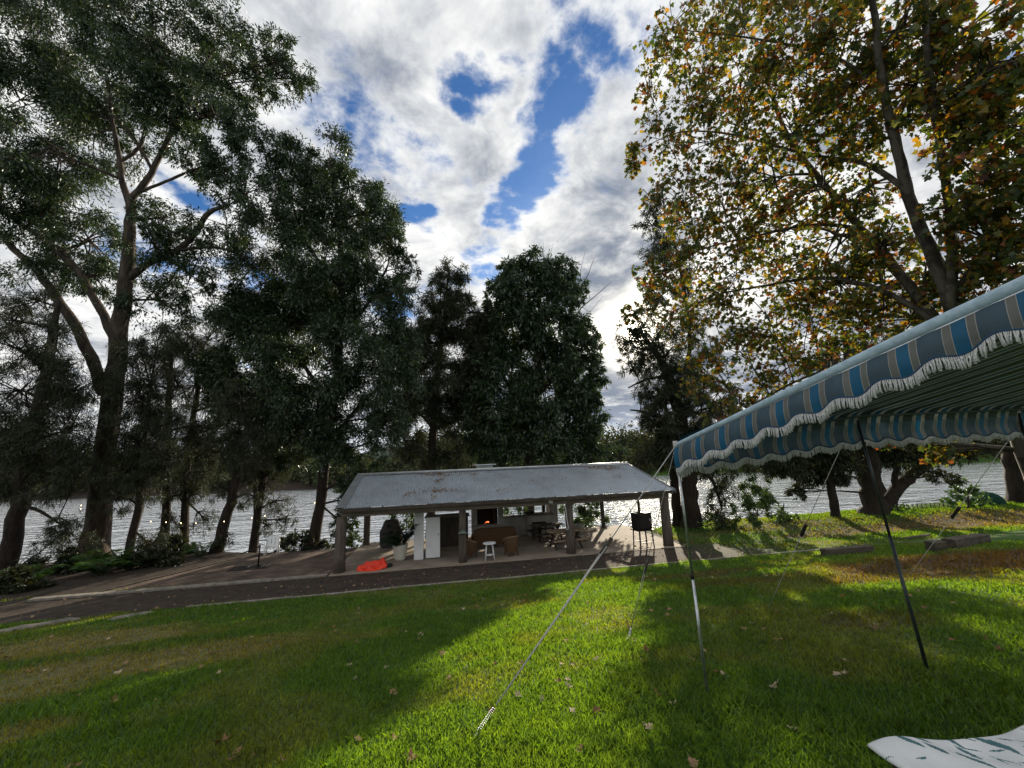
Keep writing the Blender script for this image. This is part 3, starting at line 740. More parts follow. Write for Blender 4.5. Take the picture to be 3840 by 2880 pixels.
# 6 the near plane tree in autumn colour
b6 = terrain(1092, 600)
T('plane_tree', 'autumn plane tree with yellow, orange and green leaves overhanging the awning', 'tree',
  [(1092, 600, .32), (1060, 520, .27, 8.0), (1022, 430, .25, 8.0), (985, 365, .24, 8.0), (958, 325, .22, 8.0)],
  [[(958, 325, 0.148, 8.0), (938, 270, 0.126, 8.1), (918, 225, 0.111, 8.2), (906, 185, 0.104, 8.2), (895, 140, 0.089, 8.1), (882, 80, 0.074, 8), (875, 20, 0.059, 7.8), (868, -40, 0.044, 7.5)],
   [(950, 310, 0.096, 7.9), (952, 250, 0.081, 7.8), (948, 200, 0.074, 7.7), (940, 150, 0.067, 7.6), (932, 90, 0.059, 7.4), (925, 20, 0.052, 7.2), (930, -30, 0.037, 7)],
   [(985, 365, 0.133, 8.0), (935, 320, 0.118, 8.6), (895, 268, 0.104, 9.2), (860, 228, 0.089, 9.7), (825, 185, 0.074, 10.2), (790, 140, 0.059, 10.7), (770, 90, 0.044, 11), (755, 40, 0.030, 11.2)],
   [(905, 190, 0.059, 8.2), (870, 165, 0.056, 8.9), (830, 158, 0.044, 9.6), (790, 150, 0.037, 10.3), (735, 135, 0.030, 11), (680, 132, 0.018, 11.7), (640, 150, 0.009, 12)],
   [(940, 325, 0.074, 8.5), (880, 290, 0.059, 9.2), (820, 278, 0.044, 10), (770, 285, 0.037, 11), (715, 295, 0.022, 11.6), (690, 310, 0.011, 12)],
   [(860, 228, 0.052, 9.7), (810, 225, 0.044, 10.3), (760, 235, 0.033, 11), (700, 250, 0.022, 11.8), (655, 275, 0.011, 12.2)],
   [(885, 90, 0.044, 8), (840, 60, 0.037, 8.8), (790, 45, 0.030, 9.6), (730, 35, 0.022, 10.6), (680, 30, 0.011, 11.3)],
   [(950, 300, 0.067, 8), (985, 250, 0.052, 7.6), (1010, 200, 0.037, 7.2), (1030, 150, 0.030, 7)],
   [(870, 370, 0.037, 10), (820, 372, 0.037, 11), (770, 395, 0.030, 12), (730, 420, 0.015, 12.5)],
   [(985, 365, 0.074, 8.1), (930, 362, 0.059, 9), (870, 368, 0.044, 10)]],
  [(672, 25, 24, 11.6), (665, 62, 20, 11.8), (700, 45, 32, 11.2), (648, 85, 13, 12), (745, 25, 36, 10.5), (740, 75, 36, 10.6), (795, 20, 38, 9.6), (795, 75, 38, 9.8), (850, 30, 38, 8.6), (850, 85, 36, 8.8), (905, 25, 36, 7.8), (915, 85, 34, 7.8), (965, 30, 38, 7.2), (1010, 60, 36, 6.8), (968, 90, 30, 7.2),
   (690, 100, 28, 11.4), (650, 120, 13, 12), (636, 150, 11, 12.2), (632, 165, 8, 12.3), (668, 142, 20, 11.8), (705, 145, 28, 11.2), (745, 125, 34, 10.8), (795, 125, 34, 10), (850, 130, 32, 9.2), (960, 140, 28, 7.4), (1005, 125, 36, 6.9), (985, 180, 32, 7.1),
   (650, 190, 13, 12.2), (680, 180, 22, 11.8), (720, 185, 30, 11.2), (765, 180, 34, 10.8), (815, 185, 32, 10), (865, 190, 24, 9.2), (1015, 195, 30, 6.9), (955, 205, 22, 7.6),
   (690, 220, 26, 11.9), (735, 228, 32, 11.3), (785, 232, 36, 10.7), (835, 235, 34, 9.9), (885, 240, 26, 9.1), (985, 235, 30, 7.4), (1020, 250, 28, 7), (645, 270, 14, 12.3), (665, 262, 18, 12.2), (655, 300, 12, 12.3), (630, 312, 9, 12.4), (695, 262, 28, 12), (735, 272, 30, 11.5), (785, 280, 34, 10.9), (835, 285, 34, 10.1), (885, 285, 32, 9.4), (935, 280, 26, 8.8), (975, 280, 28, 8), (1015, 295, 28, 7.4),
   (680, 305, 24, 12.2), (715, 312, 28, 12), (760, 322, 30, 11.5), (810, 325, 32, 10.9), (860, 325, 30, 10.2), (910, 320, 28, 9.4), (700, 345, 22, 12.4), (740, 352, 26, 12.2), (785, 358, 26, 11.6), (830, 355, 24, 11), (695, 380, 16, 12.6), (725, 385, 20, 12.6), (760, 388, 18, 12.4), (938, 450, 10, 9.0), (884, 441, 6, 9.2), (960, 446, 6, 9), (715, 415, 16, 12.8), (740, 405, 14, 12.8)],  # closing clumps at the lower left are added to keep sun off the lawn
  8.0, plane_leaf, bark_plane, leaf=(.115, .115), shape=MAPLE, dens=.155, droop=.45, base=b6, sub=20, twigm=4, twig_r=.0045, spread=.55)

# 7.. trees at the river edge on the right, under the awning
b7 = terrain(876, 514); d7 = depth_of(b7)
T('spreading_tree', 'wide low tree with thick double trunk and long side limb behind the second awning pole', 'tree',
  [(876, 516, 0.663), (873, 495, 0.562), (869, 470, 0.530), (864, 440, 0.468), (858, 405, 0.390), (850, 370, 0.273), (845, 330, 0.156)],
  [[(882, 508, 0.390), (893, 495, 0.328), (908, 479, 0.296), (922, 467, 0.281), (938, 452, 0.250), (955, 430, 0.203), (975, 400, 0.117)], [(897, 489, 0.156), (894, 478, 0.156), (896, 468, 0.140), (888, 458, 0.109), (882, 452, 0.047)],
   [(866, 445, 0.234), (840, 425, 0.195), (805, 415, 0.117), (775, 425, 0.062)], [(890, 458, 0.078), (908, 462, 0.070), (925, 456, 0.047)]],
  [(760, 430, 22), (790, 425, 26), (820, 435, 28), (850, 440, 26), (780, 452, 20), (810, 458, 20), (840, 462, 16), (765, 462, 14), (800, 478, 13), (795, 492, 8), (785, 470, 12), (885, 440, 24), (915, 435, 24), (900, 455, 14), (945, 425, 24), (930, 448, 12), (960, 455, 10), (975, 430, 20), (1000, 420, 20), (830, 400, 30), (880, 400, 30), (930, 395, 30), (980, 390, 30), (850, 360, 30), (900, 360, 30), (950, 355, 30), (935, 472, 8), (950, 476, 7), (745, 445, 14)],
  d7, oak_leaf, bark_dark, leaf=(.22, .05), dens=1.5, droop=.5)
b8 = terrain(836, 517); d8 = depth_of(b8)
T('slim_tree', 'slim dark tree trunk standing alone before the water left of the double trunk', 'tree',
  [(836, 519, .24), (833, 500, .22), (829, 475, .2), (824, 445, .17), (820, 410, .1)], [], [(815, 440, 16), (830, 450, 14), (822, 420, 16), (835, 470, 7), (842, 478, 5)], d8, oak_leaf, bark_dark, leaf=(.28, .06), dens=1.0, droop=.8)
b9 = terrain(1019, 503); d9 = depth_of(b9)
T('leaning_tree', 'rough dark trunk leaning at the far right edge of the photo by the water', 'tree',
  [(1020, 505, .55), (1016, 478, .46), (1010, 445, .42), (1002, 410, .36), (992, 370, .25)], [[(1008, 440, .12), (985, 440, .1), (955, 441, .05)]],
  [(1000, 410, 24), (1020, 420, 22), (975, 405, 24), (985, 440, 10), (1025, 390, 26), (1000, 375, 26), (965, 372, 24)], d9, oak_leaf, bark_dark, leaf=(.34, .11), dens=.8, droop=.5)

# left she-oaks, trunks dark against the river
def left_oak(label, tr, blobs, limbs=(), dens=1.5, base_py=None):
    p = bankpt(tr[0][0], tr[0][1]); dd = depth_of(p); x0 = tr[0][0]
    blobs = blobs + [(x0 + 22, 472, 15), (x0 + 34, 452, 17), (x0 + 8, 488, 11), (x0 + 40, 425, 18), (x0 + 12, 440, 18)]
    T('she_oak', label, 'tree', tr, list(limbs), blobs, dd, oak_leaf, bark_dark, leaf=(.18, .017), shape=NEEDLE, dens=dens, droop=.35, needle=True, spread=.5, group='she-oaks along the left river bank')
left_oak('she-oak with thick slanting trunk at the left picture edge, left of the gum', [(4, 574, .36), (16, 520, .3), (28, 460, .26), (40, 400, .2), (52, 340, .16), (58, 300, .08)],
         [(20, 350, 26), (50, 340, 22), (5, 320, 22), (35, 300, 20), (60, 370, 24), (15, 390, 28), (50, 405, 28), (5, 430, 26), (40, 445, 26), (70, 430, 24), (20, 470, 24), (55, 475, 22), (80, 470, 18), (85, 390, 22), (70, 520, 14), (50, 545, 16), (80, 545, 14)],
         [[(30, 455, .1), (15, 440, .08), (-5, 430, .05)], [(40, 410, .1), (65, 395, .07), (80, 385, .04)], [(20, 505, .09), (42, 512, .06), (68, 530, .03)]])
left_oak('thin she-oak with crooked leaning trunk just right of the gum', [(126, 562, .2), (134, 530, .17), (140, 500, .15), (138, 465, .13), (146, 430, .1), (150, 390, .07)],
         [(140, 352, 20), (158, 340, 18), (138, 375, 20), (135, 400, 22), (155, 415, 22), (140, 440, 22), (160, 450, 20), (125, 470, 18), (150, 480, 18), (115, 500, 14), (150, 545, 14)], [[(139, 505, .06), (118, 492, .04), (104, 486, .02)]])
left_oak('straight she-oak trunk, left one of the close pair', [(165, 552, .26), (166, 510, .21), (167, 465, .19), (168, 420, .17), (170, 380, .13), (172, 340, .08)],
         [(160, 360, 20), (180, 350, 20), (150, 385, 20), (178, 385, 20), (165, 410, 18), (150, 430, 16), (176, 455, 14), (182, 495, 12), (172, 520, 12)])
left_oak('straight she-oak trunk, right one of the close pair', [(186, 550, .24), (186, 500, .2), (189, 450, .17), (196, 400, .14), (203, 350, .09)],
         [(188, 335, 18), (210, 335, 18), (178, 348, 16), (200, 350, 20), (215, 370, 20), (195, 385, 20), (215, 405, 18), (200, 430, 16), (210, 450, 14), (198, 490, 12), (205, 520, 12)])
left_oak('short she-oak leaning right, between the pair and the white chair', [(216, 552, .3), (226, 520, .25), (235, 485, .22), (243, 450, .18), (250, 410, .12)],
         [(240, 400, 20), (258, 415, 18), (235, 430, 18), (262, 440, 16), (245, 455, 14), (248, 500, 10), (225, 540, 8)], [[(232, 500, .07), (245, 494, .05), (258, 498, .03)]])
left_oak('she-oak with forked trunk right behind the white plastic chair', [(252, 548, .26), (258, 510, .22), (266, 470, .19), (276, 430, .15), (284, 390, .1)],
         [(275, 395, 18), (292, 405, 18), (280, 430, 16), (270, 455, 14), (290, 460, 14), (278, 500, 13), (286, 520, 10), (268, 525, 10)], [[(256, 520, .12), (255, 470, .1), (254, 430, .07)], [(267, 465, .08), (285, 445, .06), (305, 430, .03)]])

# shrubs
def shrub(name, label, px, py, blobs, leafm=None, leaf=(.12, .06), dens=1.6, group=None, dz=0.0, dp=None):
    p = bankpt(px, py); dd = dp or depth_of(p)
    T(name, label, 'shrub', [(px, py + 2, .05), (px, py - 8, .04), (px + 1, py - 18, .02)], [], blobs, dd, leafm or bush_leaf, bark_dark, leaf=leaf, dens=dens, droop=.1, group=group, sub=6)
shrub('shrub', 'leafy rounded shrub at the water edge between the leaning she-oak and the slim trunk', 757, 527, [(748, 495, 11), (757, 482, 9), (765, 496, 11), (742, 512, 10), (756, 512, 13), (770, 510, 10)])
shrub('shrub', 'low dark shrub at the foot of the larger rounded shrub, on its right', 783, 521, [(778, 513, 8), (788, 514, 7), (795, 518, 5)])
shrub('shrub', 'low spreading shrub beside the base of the leaning she-oak', 722, 530, [(715, 523, 7), (728, 524, 8), (738, 524, 7), (705, 526, 5)])
shrub('shrub', 'pale green weedy shrub near the green barrow at the far right', 968, 509, [(955, 495, 7), (965, 490, 7), (972, 500, 7), (950, 502, 5), (985, 499, 5), (960, 482, 4)], fern_leaf, leaf=(.2, .08), dens=1.2)
shrub('shrub', 'small tuft of shrub at the foot of the double trunk', 897, 511, [(893, 506, 6), (902, 508, 5)], fern_leaf)
shrub('shrub', 'leafy shrub behind the covered barbecue at the back of the shed', 406, 541, [(398, 513, 8), (408, 510, 9), (413, 520, 7), (404, 522, 8), (400, 533, 6)], dp=24.0)
shrub('shrub', 'bright leafy shrub at the back right of the shed beside the white tubs', 588, 541, [(578, 518, 11), (590, 512, 11), (598, 520, 9), (585, 528, 11), (575, 532, 8), (597, 508, 8), (580, 505, 9), (563, 515, 8)], dp=24.2)
shrub('shrub', 'shrub seen through the opening right of the fireplace', 512, 541, [(505, 512, 7), (514, 510, 7), (522, 512, 6), (510, 505, 7)], dp=26.0)
shrub('shrub', 'low weedy shrub between the corner post and the back post', 352, 546, [(346, 538, 7), (354, 541, 6), (362, 543, 5), (349, 528, 4)], dp=22.0)

for px, py, lab in ((60, 572, 'dark undergrowth bush between the left edge trunk and the gum'), (170, 554, 'small dark bush at the feet of the paired she-oaks'), (302, 548, 'small dark bush at the foot of the dense broad tree'), (150, 566, 'dark undergrowth bush below the crooked thin she-oak'), (12, 590, 'leafy dark bush at the left edge of the photo by the path')):
    shrub('bush', lab, px, py, [(px - 14, py - 6, 9), (px, py - 10, 11), (px + 14, py - 5, 9), (px + 4, py - 3, 9), (px - 24, py - 2, 7), (px + 25, py - 2, 7)], oak_leaf, leaf=(.2, .07), dens=1.2)
def fern(px, py, R, n, label):
    p = terrain(px, py); root = thing('fern', label, 'fern', p)
    LV = []
    for k in range(n):
        a = 2 * PI * k / n + random.random() * .5; L = R * (.7 + .5 * random.random()); up = 1.0 + .7 * random.random()
        for s in range(22):
            t = (s + 1) / 22; c = np.array([math.cos(a) * L * t, math.sin(a) * L * t, L * up * (t - .75 * t * t) * 1.3])
            sd = np.array([-math.sin(a), math.cos(a), -.15]); ll = .34 * R * math.sin(PI * min(1, .12 + .9 * t)) + .02
            for q in (-1, 1):
                LV.append(leaf_verts(c[None], (sd * q + np.array([math.cos(a), math.sin(a), 0]) * .5)[None], np.array([[.1, .1, 1.]]), np.array([ll]), np.array([.05 * R + .015]), LEAF4))
    np_mesh('foliage', np.concatenate(LV), 4, fern_leaf, root)
fern(100, 574, 1.15, 15, 'bright green fern at the foot of the big gum')
fern(128, 570, .8, 12, 'smaller pale fern at the right of the gum fern')
fern(30, 585, 1.0, 13, 'dark low fern at the left end of the path')
fern(200, 556, .8, 11, 'low fern at the edge of the brick paving below the paired trunks')
print('leaves', TOTAL)

# ------------------------------------------------------------------ far bank
def far_bank():
    LV = []; cnt = 0
    xs = np.arange(-260, 270, 3.4)
    for x0 in xs:
        for row in range(4):
            x = x0 + rng.normal() * 2.5; q = 124.5 + row * 9 + rng.random() * 6
            y = (q - .169 * x) / .986
            u = ray(370, 460); 
            # a lower gap with open grass behind the shed roof's left half
            ang = math.degrees(math.atan2(x, y)); gap = math.exp(-((ang + 8.5) / 4.0) ** 2)
            h = (6.5 + 7 * rng.random() + row * 1.5) * (1 - .8 * gap) * (.65 + .7 * vnoise(np.array([x]), np.array([0.0]), .035)[0])
            if row == 0: h *= .55
            z = float(height(x, y)); r = 2.2 + h * .24
            n = int(130 + 26 * h)
            P = rng.normal(size=(n, 3)); P = P / np.linalg.norm(P, axis=1)[:, None] * (rng.random(n) ** .4)[:, None]
            P = P * np.array([r, r, h * .55]) * (.8 + .5 * vnoise(P[:, 0] * 3 + x, P[:, 2] * 3, 1.0))[:, None] + np.array([x, y, z + h * .5])
            s = .5 + .5 * rng.random(n)
            LV.append(leaf_verts(P, rng.normal(size=(n, 3)), rng.normal(size=(n, 3)) + np.array([0, -.6, .7]), s * 1.1, s * .8, LEAF6))
    o = np_mesh('far_wood', np.concatenate(LV), 6, leaf_mat('far_foliage', [(0, (.018, .030, .012)), (.6, (.036, .050, .019)), (.9, (.07, .078, .026)), (1, (.11, .095, .04))], .25, .02))
    tag(o, 'mass of trees and scrub along the far river bank', 'trees', kind='stuff')
    g = MB(); nx = 60; xs = np.linspace(-900, 900, nx); prof = [60 * (.4 + .6 * vnoise(np.array([x]), np.array([3.0]), .004)[0]) * (.8 + .4 * vnoise(np.array([x]), np.array([9.0]), .015)[0]) for x in xs]
    g.grid([[(x, 900, -5), (x, 960, h * .6), (x, 1050, h), (x, 1200, 0)] for x, h in zip(xs, prof)])
    tag(g.build('hills', mat('hill_wood', (.06, .085, .06), (.04, .06, .045), .02, .95)), kind='structure')
    p = at(225, 463, 138); p[2] = float(height(p[0], p[1]))
    root = thing('white_shed', 'tiny white building on the far river bank seen between the trunks', 'building', p)
    g = MB(); g.box((0, 0, 2.0), (4.5, 4, 4.2)); g.build('wall', white_wall, root)
    g = MB(); g.add([(-2.6, -2.4, 4.05), (2.6, -2.4, 4.05), (2.6, 0, 5.2), (-2.6, 0, 5.2), (-2.6, 2.4, 4.05), (2.6, 2.4, 4.05)], [(0, 1, 2, 3), (3, 2, 5, 4), (0, 3, 4), (1, 5, 2)]); g.build('roof', concrete, root)
far_bank()

# ------------------------------------------------------------------ the shed
def corrugated_mat():
    m, nt, out = nodes('corrugated_iron'); L = nt.links.new
    b = N(nt, 'ShaderNodeBsdfPrincipled', Roughness=.22, Metallic=.6)
    tc = N(nt, 'ShaderNodeTexCoord'); nz = N(nt, 'ShaderNodeTexNoise', Scale=1.1, Detail=8, Roughness=.7); L(tc.outputs['Object'], nz.inputs['Vector'])
    n2 = N(nt, 'ShaderNodeTexNoise', Scale=7, Detail=6); L(tc.outputs['Object'], n2.inputs['Vector'])
    L(ramp(nt, nz.outputs['Fac'], [(.25, (.32, .33, .35)), (.45, (.48, .54, .61)), (.75, (.60, .66, .74))]), b.inputs['Base Color'])
    mr = N(nt, 'ShaderNodeMapRange'); mr.inputs['To Min'].default_value = .2; mr.inputs['To Max'].default_value = .42; L(n2.outputs['Fac'], mr.inputs['Value']); L(mr.outputs[0], b.inputs['Roughness'])
    L(b.outputs[0], out.inputs[0]); return m
iron = corrugated_mat()
flash = mat('roof_flashing', (.50, .53, .55), (.36, .38, .39), 3, .4, .8)
EL, ER, RL, RR = -4.28, 10.28, -4.28, 9.75
EY, EZ, RY, RZ, BY = 16.85, 2.46, 20.4, 3.67, 23.95
shed = thing('open_shed', 'long open-sided shed with corrugated iron roof on thick timber posts', 'shed', (2.85, 17.3, 0))
SO = np.array([2.85, 17.3, 0])
def slope(y0, z0, y1, z1):
    n = 1160; g = MB(); rows = 7; P = []
    for i in range(n + 1):
        t = i / n; row = []
        for j in range(rows):
            s = j / (rows - 1); xl = EL * (1 - s) + RL * s; xr = ER * (1 - s) + RR * s
            x = xl + (xr - xl) * t; w = .021 * math.cos(2 * PI * (EL + (ER - EL) * t) / .1)
            row.append((x - SO[0], y0 + (y1 - y0) * s - SO[1], z0 + (z1 - z0) * s + w))
        P.append(row)
    g.grid(P); return g
slope(EY, EZ, RY, RZ).build('roof_sheet', iron, shed)
slope(BY, EZ, RY, RZ).build('roof_sheet', iron, shed)
g = MB(); g.tube(rel([(RL - .1, RY, RZ + .035), (RR + .05, RY, RZ + .035)], SO), .05, 8)
g.add(rel([(RL - .1, RY - .2, RZ - .03), (RR + .05, RY - .2, RZ - .03), (RR + .05, RY, RZ + .06), (RL - .1, RY, RZ + .06), (RL - .1, RY + .2, RZ - .03), (RR + .05, RY + .2, RZ - .03)], SO), [(0, 1, 2, 3), (3, 2, 5, 4)])
g.build('ridge_cap', flash, shed)
for s, (e, r) in enumerate(((EL, RL), (ER, RR))):
    o_ = -.12 if s == 0 else .03
    g = MB()
    wd = .34 if s == 0 else .07
    x0, x1 = e + o_, r + o_
    sg = 1 if s == 0 else -1
    for (ya, za, yb, zb) in ((EY - .04, EZ, RY, RZ), (BY + .04, EZ, RY, RZ)):
        g.add(rel([(x0, ya, za + .035), (x0 + sg * wd, ya, za + .035), (x1 + sg * wd, yb, zb + .035), (x1, yb, zb + .035), (x0, ya, za - .14), (x1, yb, zb - .14)], SO), [(0, 1, 2, 3), (0, 3, 5, 4)])
    g.build('barge_flashing', flash, shed)
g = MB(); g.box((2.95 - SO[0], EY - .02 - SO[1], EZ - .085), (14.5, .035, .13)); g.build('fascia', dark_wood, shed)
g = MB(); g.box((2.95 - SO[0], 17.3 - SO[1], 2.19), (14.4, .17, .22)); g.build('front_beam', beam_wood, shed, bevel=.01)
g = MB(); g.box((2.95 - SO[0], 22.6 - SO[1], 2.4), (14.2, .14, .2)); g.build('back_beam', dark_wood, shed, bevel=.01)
for x in (EL + .25, 2.0, 6.2, ER - .3):
    g = MB(); g.box((x - SO[0], 19.95 - SO[1], 2.36), (.1, 5.2, .16)); g.build('tie_beam', dark_wood, shed)
for k in range(13):
    x = EL + .5 + k * 1.13
    for (ya, yb) in ((EY + .1, RY), (BY - .1, RY)):
        g = MB(); g.bar((x - SO[0], ya - SO[1], EZ - .09), (min(x, RR) - SO[0], yb - SO[1], RZ - .09), .06, .1); g.build('rafter', dark_wood, shed)
FP = [onz(338.5, 573, 0)[0], onz(463, 563, 0)[0], onz(571, 553, 0)[0], onz(668, 545, 0)[0]]
print('posts', FP)
for i, x in enumerate(FP):
    g = MB(); w = (.42, .32, .38, .42)[i]
    pth = [(x, 17.3, -.02), (x, 17.3, .6), (x, 17.3, 1.3), (x + .01, 17.3, 2.08)]
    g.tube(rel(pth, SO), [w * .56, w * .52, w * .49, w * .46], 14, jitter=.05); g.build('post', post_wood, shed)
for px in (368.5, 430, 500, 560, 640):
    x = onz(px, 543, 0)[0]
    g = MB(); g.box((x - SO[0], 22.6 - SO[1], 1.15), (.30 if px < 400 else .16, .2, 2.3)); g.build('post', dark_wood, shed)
# built-in white walls, fireplace, counter
def sbox(name, x0, x1, y0, y1, z0, z1, m, bev=.01, parent=None):
    g = MB(); g.box(((x0 + x1) / 2 - SO[0], (y0 + y1) / 2 - SO[1], (z0 + z1) / 2), (x1 - x0, y1 - y0, z1 - z0)); return g.build(name, m, parent or shed, bevel=bev)
xa, xb = ony(414, 540, 18.3)[0], ony(423.5, 540, 18.3)[0]
sbox('white_partition', xa, xb, 18.3, 18.42, .012, 2.3, white_paint)
xc, xd = ony(425.8, 540, 18.25)[0], ony(440, 540, 18.25)[0]
dr = sbox('door', xc, xd, 18.24, 18.29, .06, 1.74, white_paint)
g = MB(); g.box((xd - .07 - SO[0], 18.225 - SO[1], 1.02), (.02, .05, .1)); g.build('handle', black_metal, dr)
xe = ony(463, 530, 19.4)[0]
sbox('bar_counter_top', xc - .1, xe + .3, 19.0, 19.9, 1.60, 1.66, beam_wood)
sbox('bar_back', xc, xe + .3, 20.6, 20.7, .02, 1.55, dark_wood)
sbox('bar_overhead_panel', xc + .1, xc + 1.25, 20.3, 20.38, 1.75, 2.32, mat('grey_panel', (.30, .29, .28), (.2, .2, .19), 2, .7))
f0, f1 = ony(471.5, 515, 22.2)[0], ony(503.5, 515, 22.2)[0]
o0, o1 = ony(477, 515, 22.2)[0], ony(498.5, 515, 22.2)[0]
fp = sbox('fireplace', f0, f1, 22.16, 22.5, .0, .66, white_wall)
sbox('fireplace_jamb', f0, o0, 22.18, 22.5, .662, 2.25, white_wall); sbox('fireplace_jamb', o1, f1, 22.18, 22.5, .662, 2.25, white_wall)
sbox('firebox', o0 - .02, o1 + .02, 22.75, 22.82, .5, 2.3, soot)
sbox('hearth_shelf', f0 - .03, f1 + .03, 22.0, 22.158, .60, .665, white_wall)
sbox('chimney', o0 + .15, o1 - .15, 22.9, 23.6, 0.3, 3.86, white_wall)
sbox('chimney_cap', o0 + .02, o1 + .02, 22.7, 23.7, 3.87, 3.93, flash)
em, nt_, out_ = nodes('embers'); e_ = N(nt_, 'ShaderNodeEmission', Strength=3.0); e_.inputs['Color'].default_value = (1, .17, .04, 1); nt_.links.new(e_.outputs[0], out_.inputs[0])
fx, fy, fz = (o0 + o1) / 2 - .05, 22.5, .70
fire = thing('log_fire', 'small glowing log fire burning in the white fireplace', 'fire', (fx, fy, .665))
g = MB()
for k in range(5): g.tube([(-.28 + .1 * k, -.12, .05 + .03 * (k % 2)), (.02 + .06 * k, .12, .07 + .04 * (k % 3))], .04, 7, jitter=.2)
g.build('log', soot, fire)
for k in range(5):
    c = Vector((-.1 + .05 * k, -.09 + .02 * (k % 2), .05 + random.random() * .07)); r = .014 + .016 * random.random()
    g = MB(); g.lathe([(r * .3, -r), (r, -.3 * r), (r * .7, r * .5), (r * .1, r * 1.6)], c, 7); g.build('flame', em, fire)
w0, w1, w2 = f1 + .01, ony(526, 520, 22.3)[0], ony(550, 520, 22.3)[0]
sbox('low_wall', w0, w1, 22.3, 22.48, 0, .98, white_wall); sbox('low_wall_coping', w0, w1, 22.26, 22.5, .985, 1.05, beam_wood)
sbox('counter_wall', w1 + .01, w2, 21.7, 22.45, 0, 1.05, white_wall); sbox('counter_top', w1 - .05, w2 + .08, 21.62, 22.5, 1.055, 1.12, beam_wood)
sbox('white_pillar', ony(549, 520, 22.3)[0] + .1, ony(556, 520, 22.3)[0] + .1, 22.2, 22.4, 0, 2.29, white_wall)

# things inside and around the shed
def local_to(o, fn): return fn
def wicker_sofa():
    c = np.array([(ony(474, 540, 19.5)[0] + ony(514.5, 540, 19.5)[0]) / 2, 19.5, .012])
    r = thing('wicker_sofa', 'long brown wicker sofa seen from behind facing the fireplace', 'sofa', c)
    P = []
    for i in range(25):
        u = -1 + 2 * i / 24; top = .98 - .10 * abs(u) ** 6; yo = .12 + .10 * u * u
        P.append([(u * 1.02, yo - .35, .18), (u * 1.02, yo - .42, .5), (u * 1.02, yo - .46, top - .08), (u * 1.02, yo - .42, top), (u * 1.0, yo - .36, top - .05), (u * 1.0, yo - .25, .45)])
    MB().grid(P).build('backrest', wicker, r)
    g = MB(); g.box((0, .1, .38), (1.9, .62, .16)); g.build('seat', wicker, r, bevel=.05)
    for s in (-1, 1):
        g = MB(); g.tube([(s * 1.0, -.3, .65), (s * 1.03, 0, .62), (s * 1.02, .38, .58), (s * 1.0, .42, .1)], .07, 8); g.build('arm', wicker, r)
        for y in (-.28, .36):
            g = MB(); g.tube([(s * .92, y, 0), (s * .93, y, .32)], .03, 7); g.build('leg', wicker, r)
wicker_sofa()
def wicker_chair(px, y, rz, label):
    c = (ony(px, 556, y)[0], y, .012)
    r = thing('wicker_chair', label, 'chair', c, rz, 'wicker chairs by the round table')
    P = []
    for i in range(17):
        a = math.radians(-120 + 240 * i / 16) - PI / 2; u = abs(-1 + 2 * i / 16); top = .82 - .22 * u ** 2
        P.append([(math.cos(a) * .26, math.sin(a) * .26, .16), (math.cos(a) * .31, math.sin(a) * .31, .42), (math.cos(a) * .36, math.sin(a) * .36, top), (math.cos(a) * .33, math.sin(a) * .33, top), (math.cos(a) * .29, math.sin(a) * .29, .42)])
    MB().grid(P).build('backrest', wicker, r)
    g = MB(); g.lathe([(.02, .36), (.29, .36), (.31, .40), (.29, .44), (.02, .45)], n=18); g.build('seat', wicker, r)
    g = MB(); g.tube([(math.cos(math.radians(-120 + 240 * i / 16) - PI / 2) * .36, math.sin(math.radians(-120 + 240 * i / 16) - PI / 2) * .36, .83 - .22 * abs(-1 + 2 * i / 16) ** 2) for i in range(17)], .022, 6); g.build('rim', mat('rim_cane', (.3, .2, .12), None, 20), r)
    for sx in (-1, 1):
        for sy in (-1, 1):
            g = MB(); g.tube([(sx * .22, sy * .2, 0), (sx * .2, sy * .18, .38)], .02, 6); g.build('leg', wicker, r)
wicker_chair(511.5, 17.75, .35, 'brown wicker tub chair right of the white side table, its back to the path')
wicker_chair(470, 17.95, -1.1, 'brown wicker tub chair half hidden by the second post, left of the white side table')
c = onz(490, 560.5, .012)
r = thing('side_table', 'small round white side table standing at the front edge of the floor', 'table', (c[0], 17.25, .012))
g = MB(); g.lathe([(.02, .64), (.25, .64), (.275, .655), (.275, .685), (.25, .69), (.02, .69)], n=24); g.build('table_top', white_paint, r)
for k in range(4):
    a = PI / 4 + k * PI / 2; g = MB(); g.tube([(math.cos(a) * .27, math.sin(a) * .27, 0), (math.cos(a) * .17, math.sin(a) * .17, .645)], .016, 7); g.build('leg', white_paint, r)
g = MB(); g.lathe([(.02, .2), (.155, .2), (.155, .225), (.02, .225)], n=18); g.build('lower_shelf', white_paint, r)

# potted palm
c = onz(400, 560.5, .012)
r = thing('potted_palm', 'dark palm in a tapered cream pot beside the white partition', 'plant', c)
g = MB(); g.lathe([(.19, 0), (.24, .1), (.29, .42), (.325, .62), (.33, .66), (.295, .66), (.28, .58), (.02, .57)], n=26); g.build('pot', mat('cream_pot', (.62, .60, .53), (.52, .50, .44), 3, .5), r)
LV = []
for k in range(26):
    a = 2 * PI * random.random(); L = .75 + .6 * random.random(); up = .35 + 1.15 * random.random()
    for s in range(24):
        t = .1 + .9 * (s + 1) / 24; cc = np.array([math.cos(a) * L * t * .85, math.sin(a) * L * t * .85, .6 + L * up * (t - .62 * t * t) * 1.35])
        sd = np.array([-math.sin(a), math.cos(a), -.35]); ll = .28 * math.sin(PI * min(1, .15 + .85 * t)) + .03
        for q in (-1, 1):
            LV.append(leaf_verts(cc[None], (sd * q + np.array([math.cos(a), math.sin(a), 0]) * .7)[None], np.array([[.1, .1, 1.]]), np.array([ll]), np.array([.035]), LEAF4))
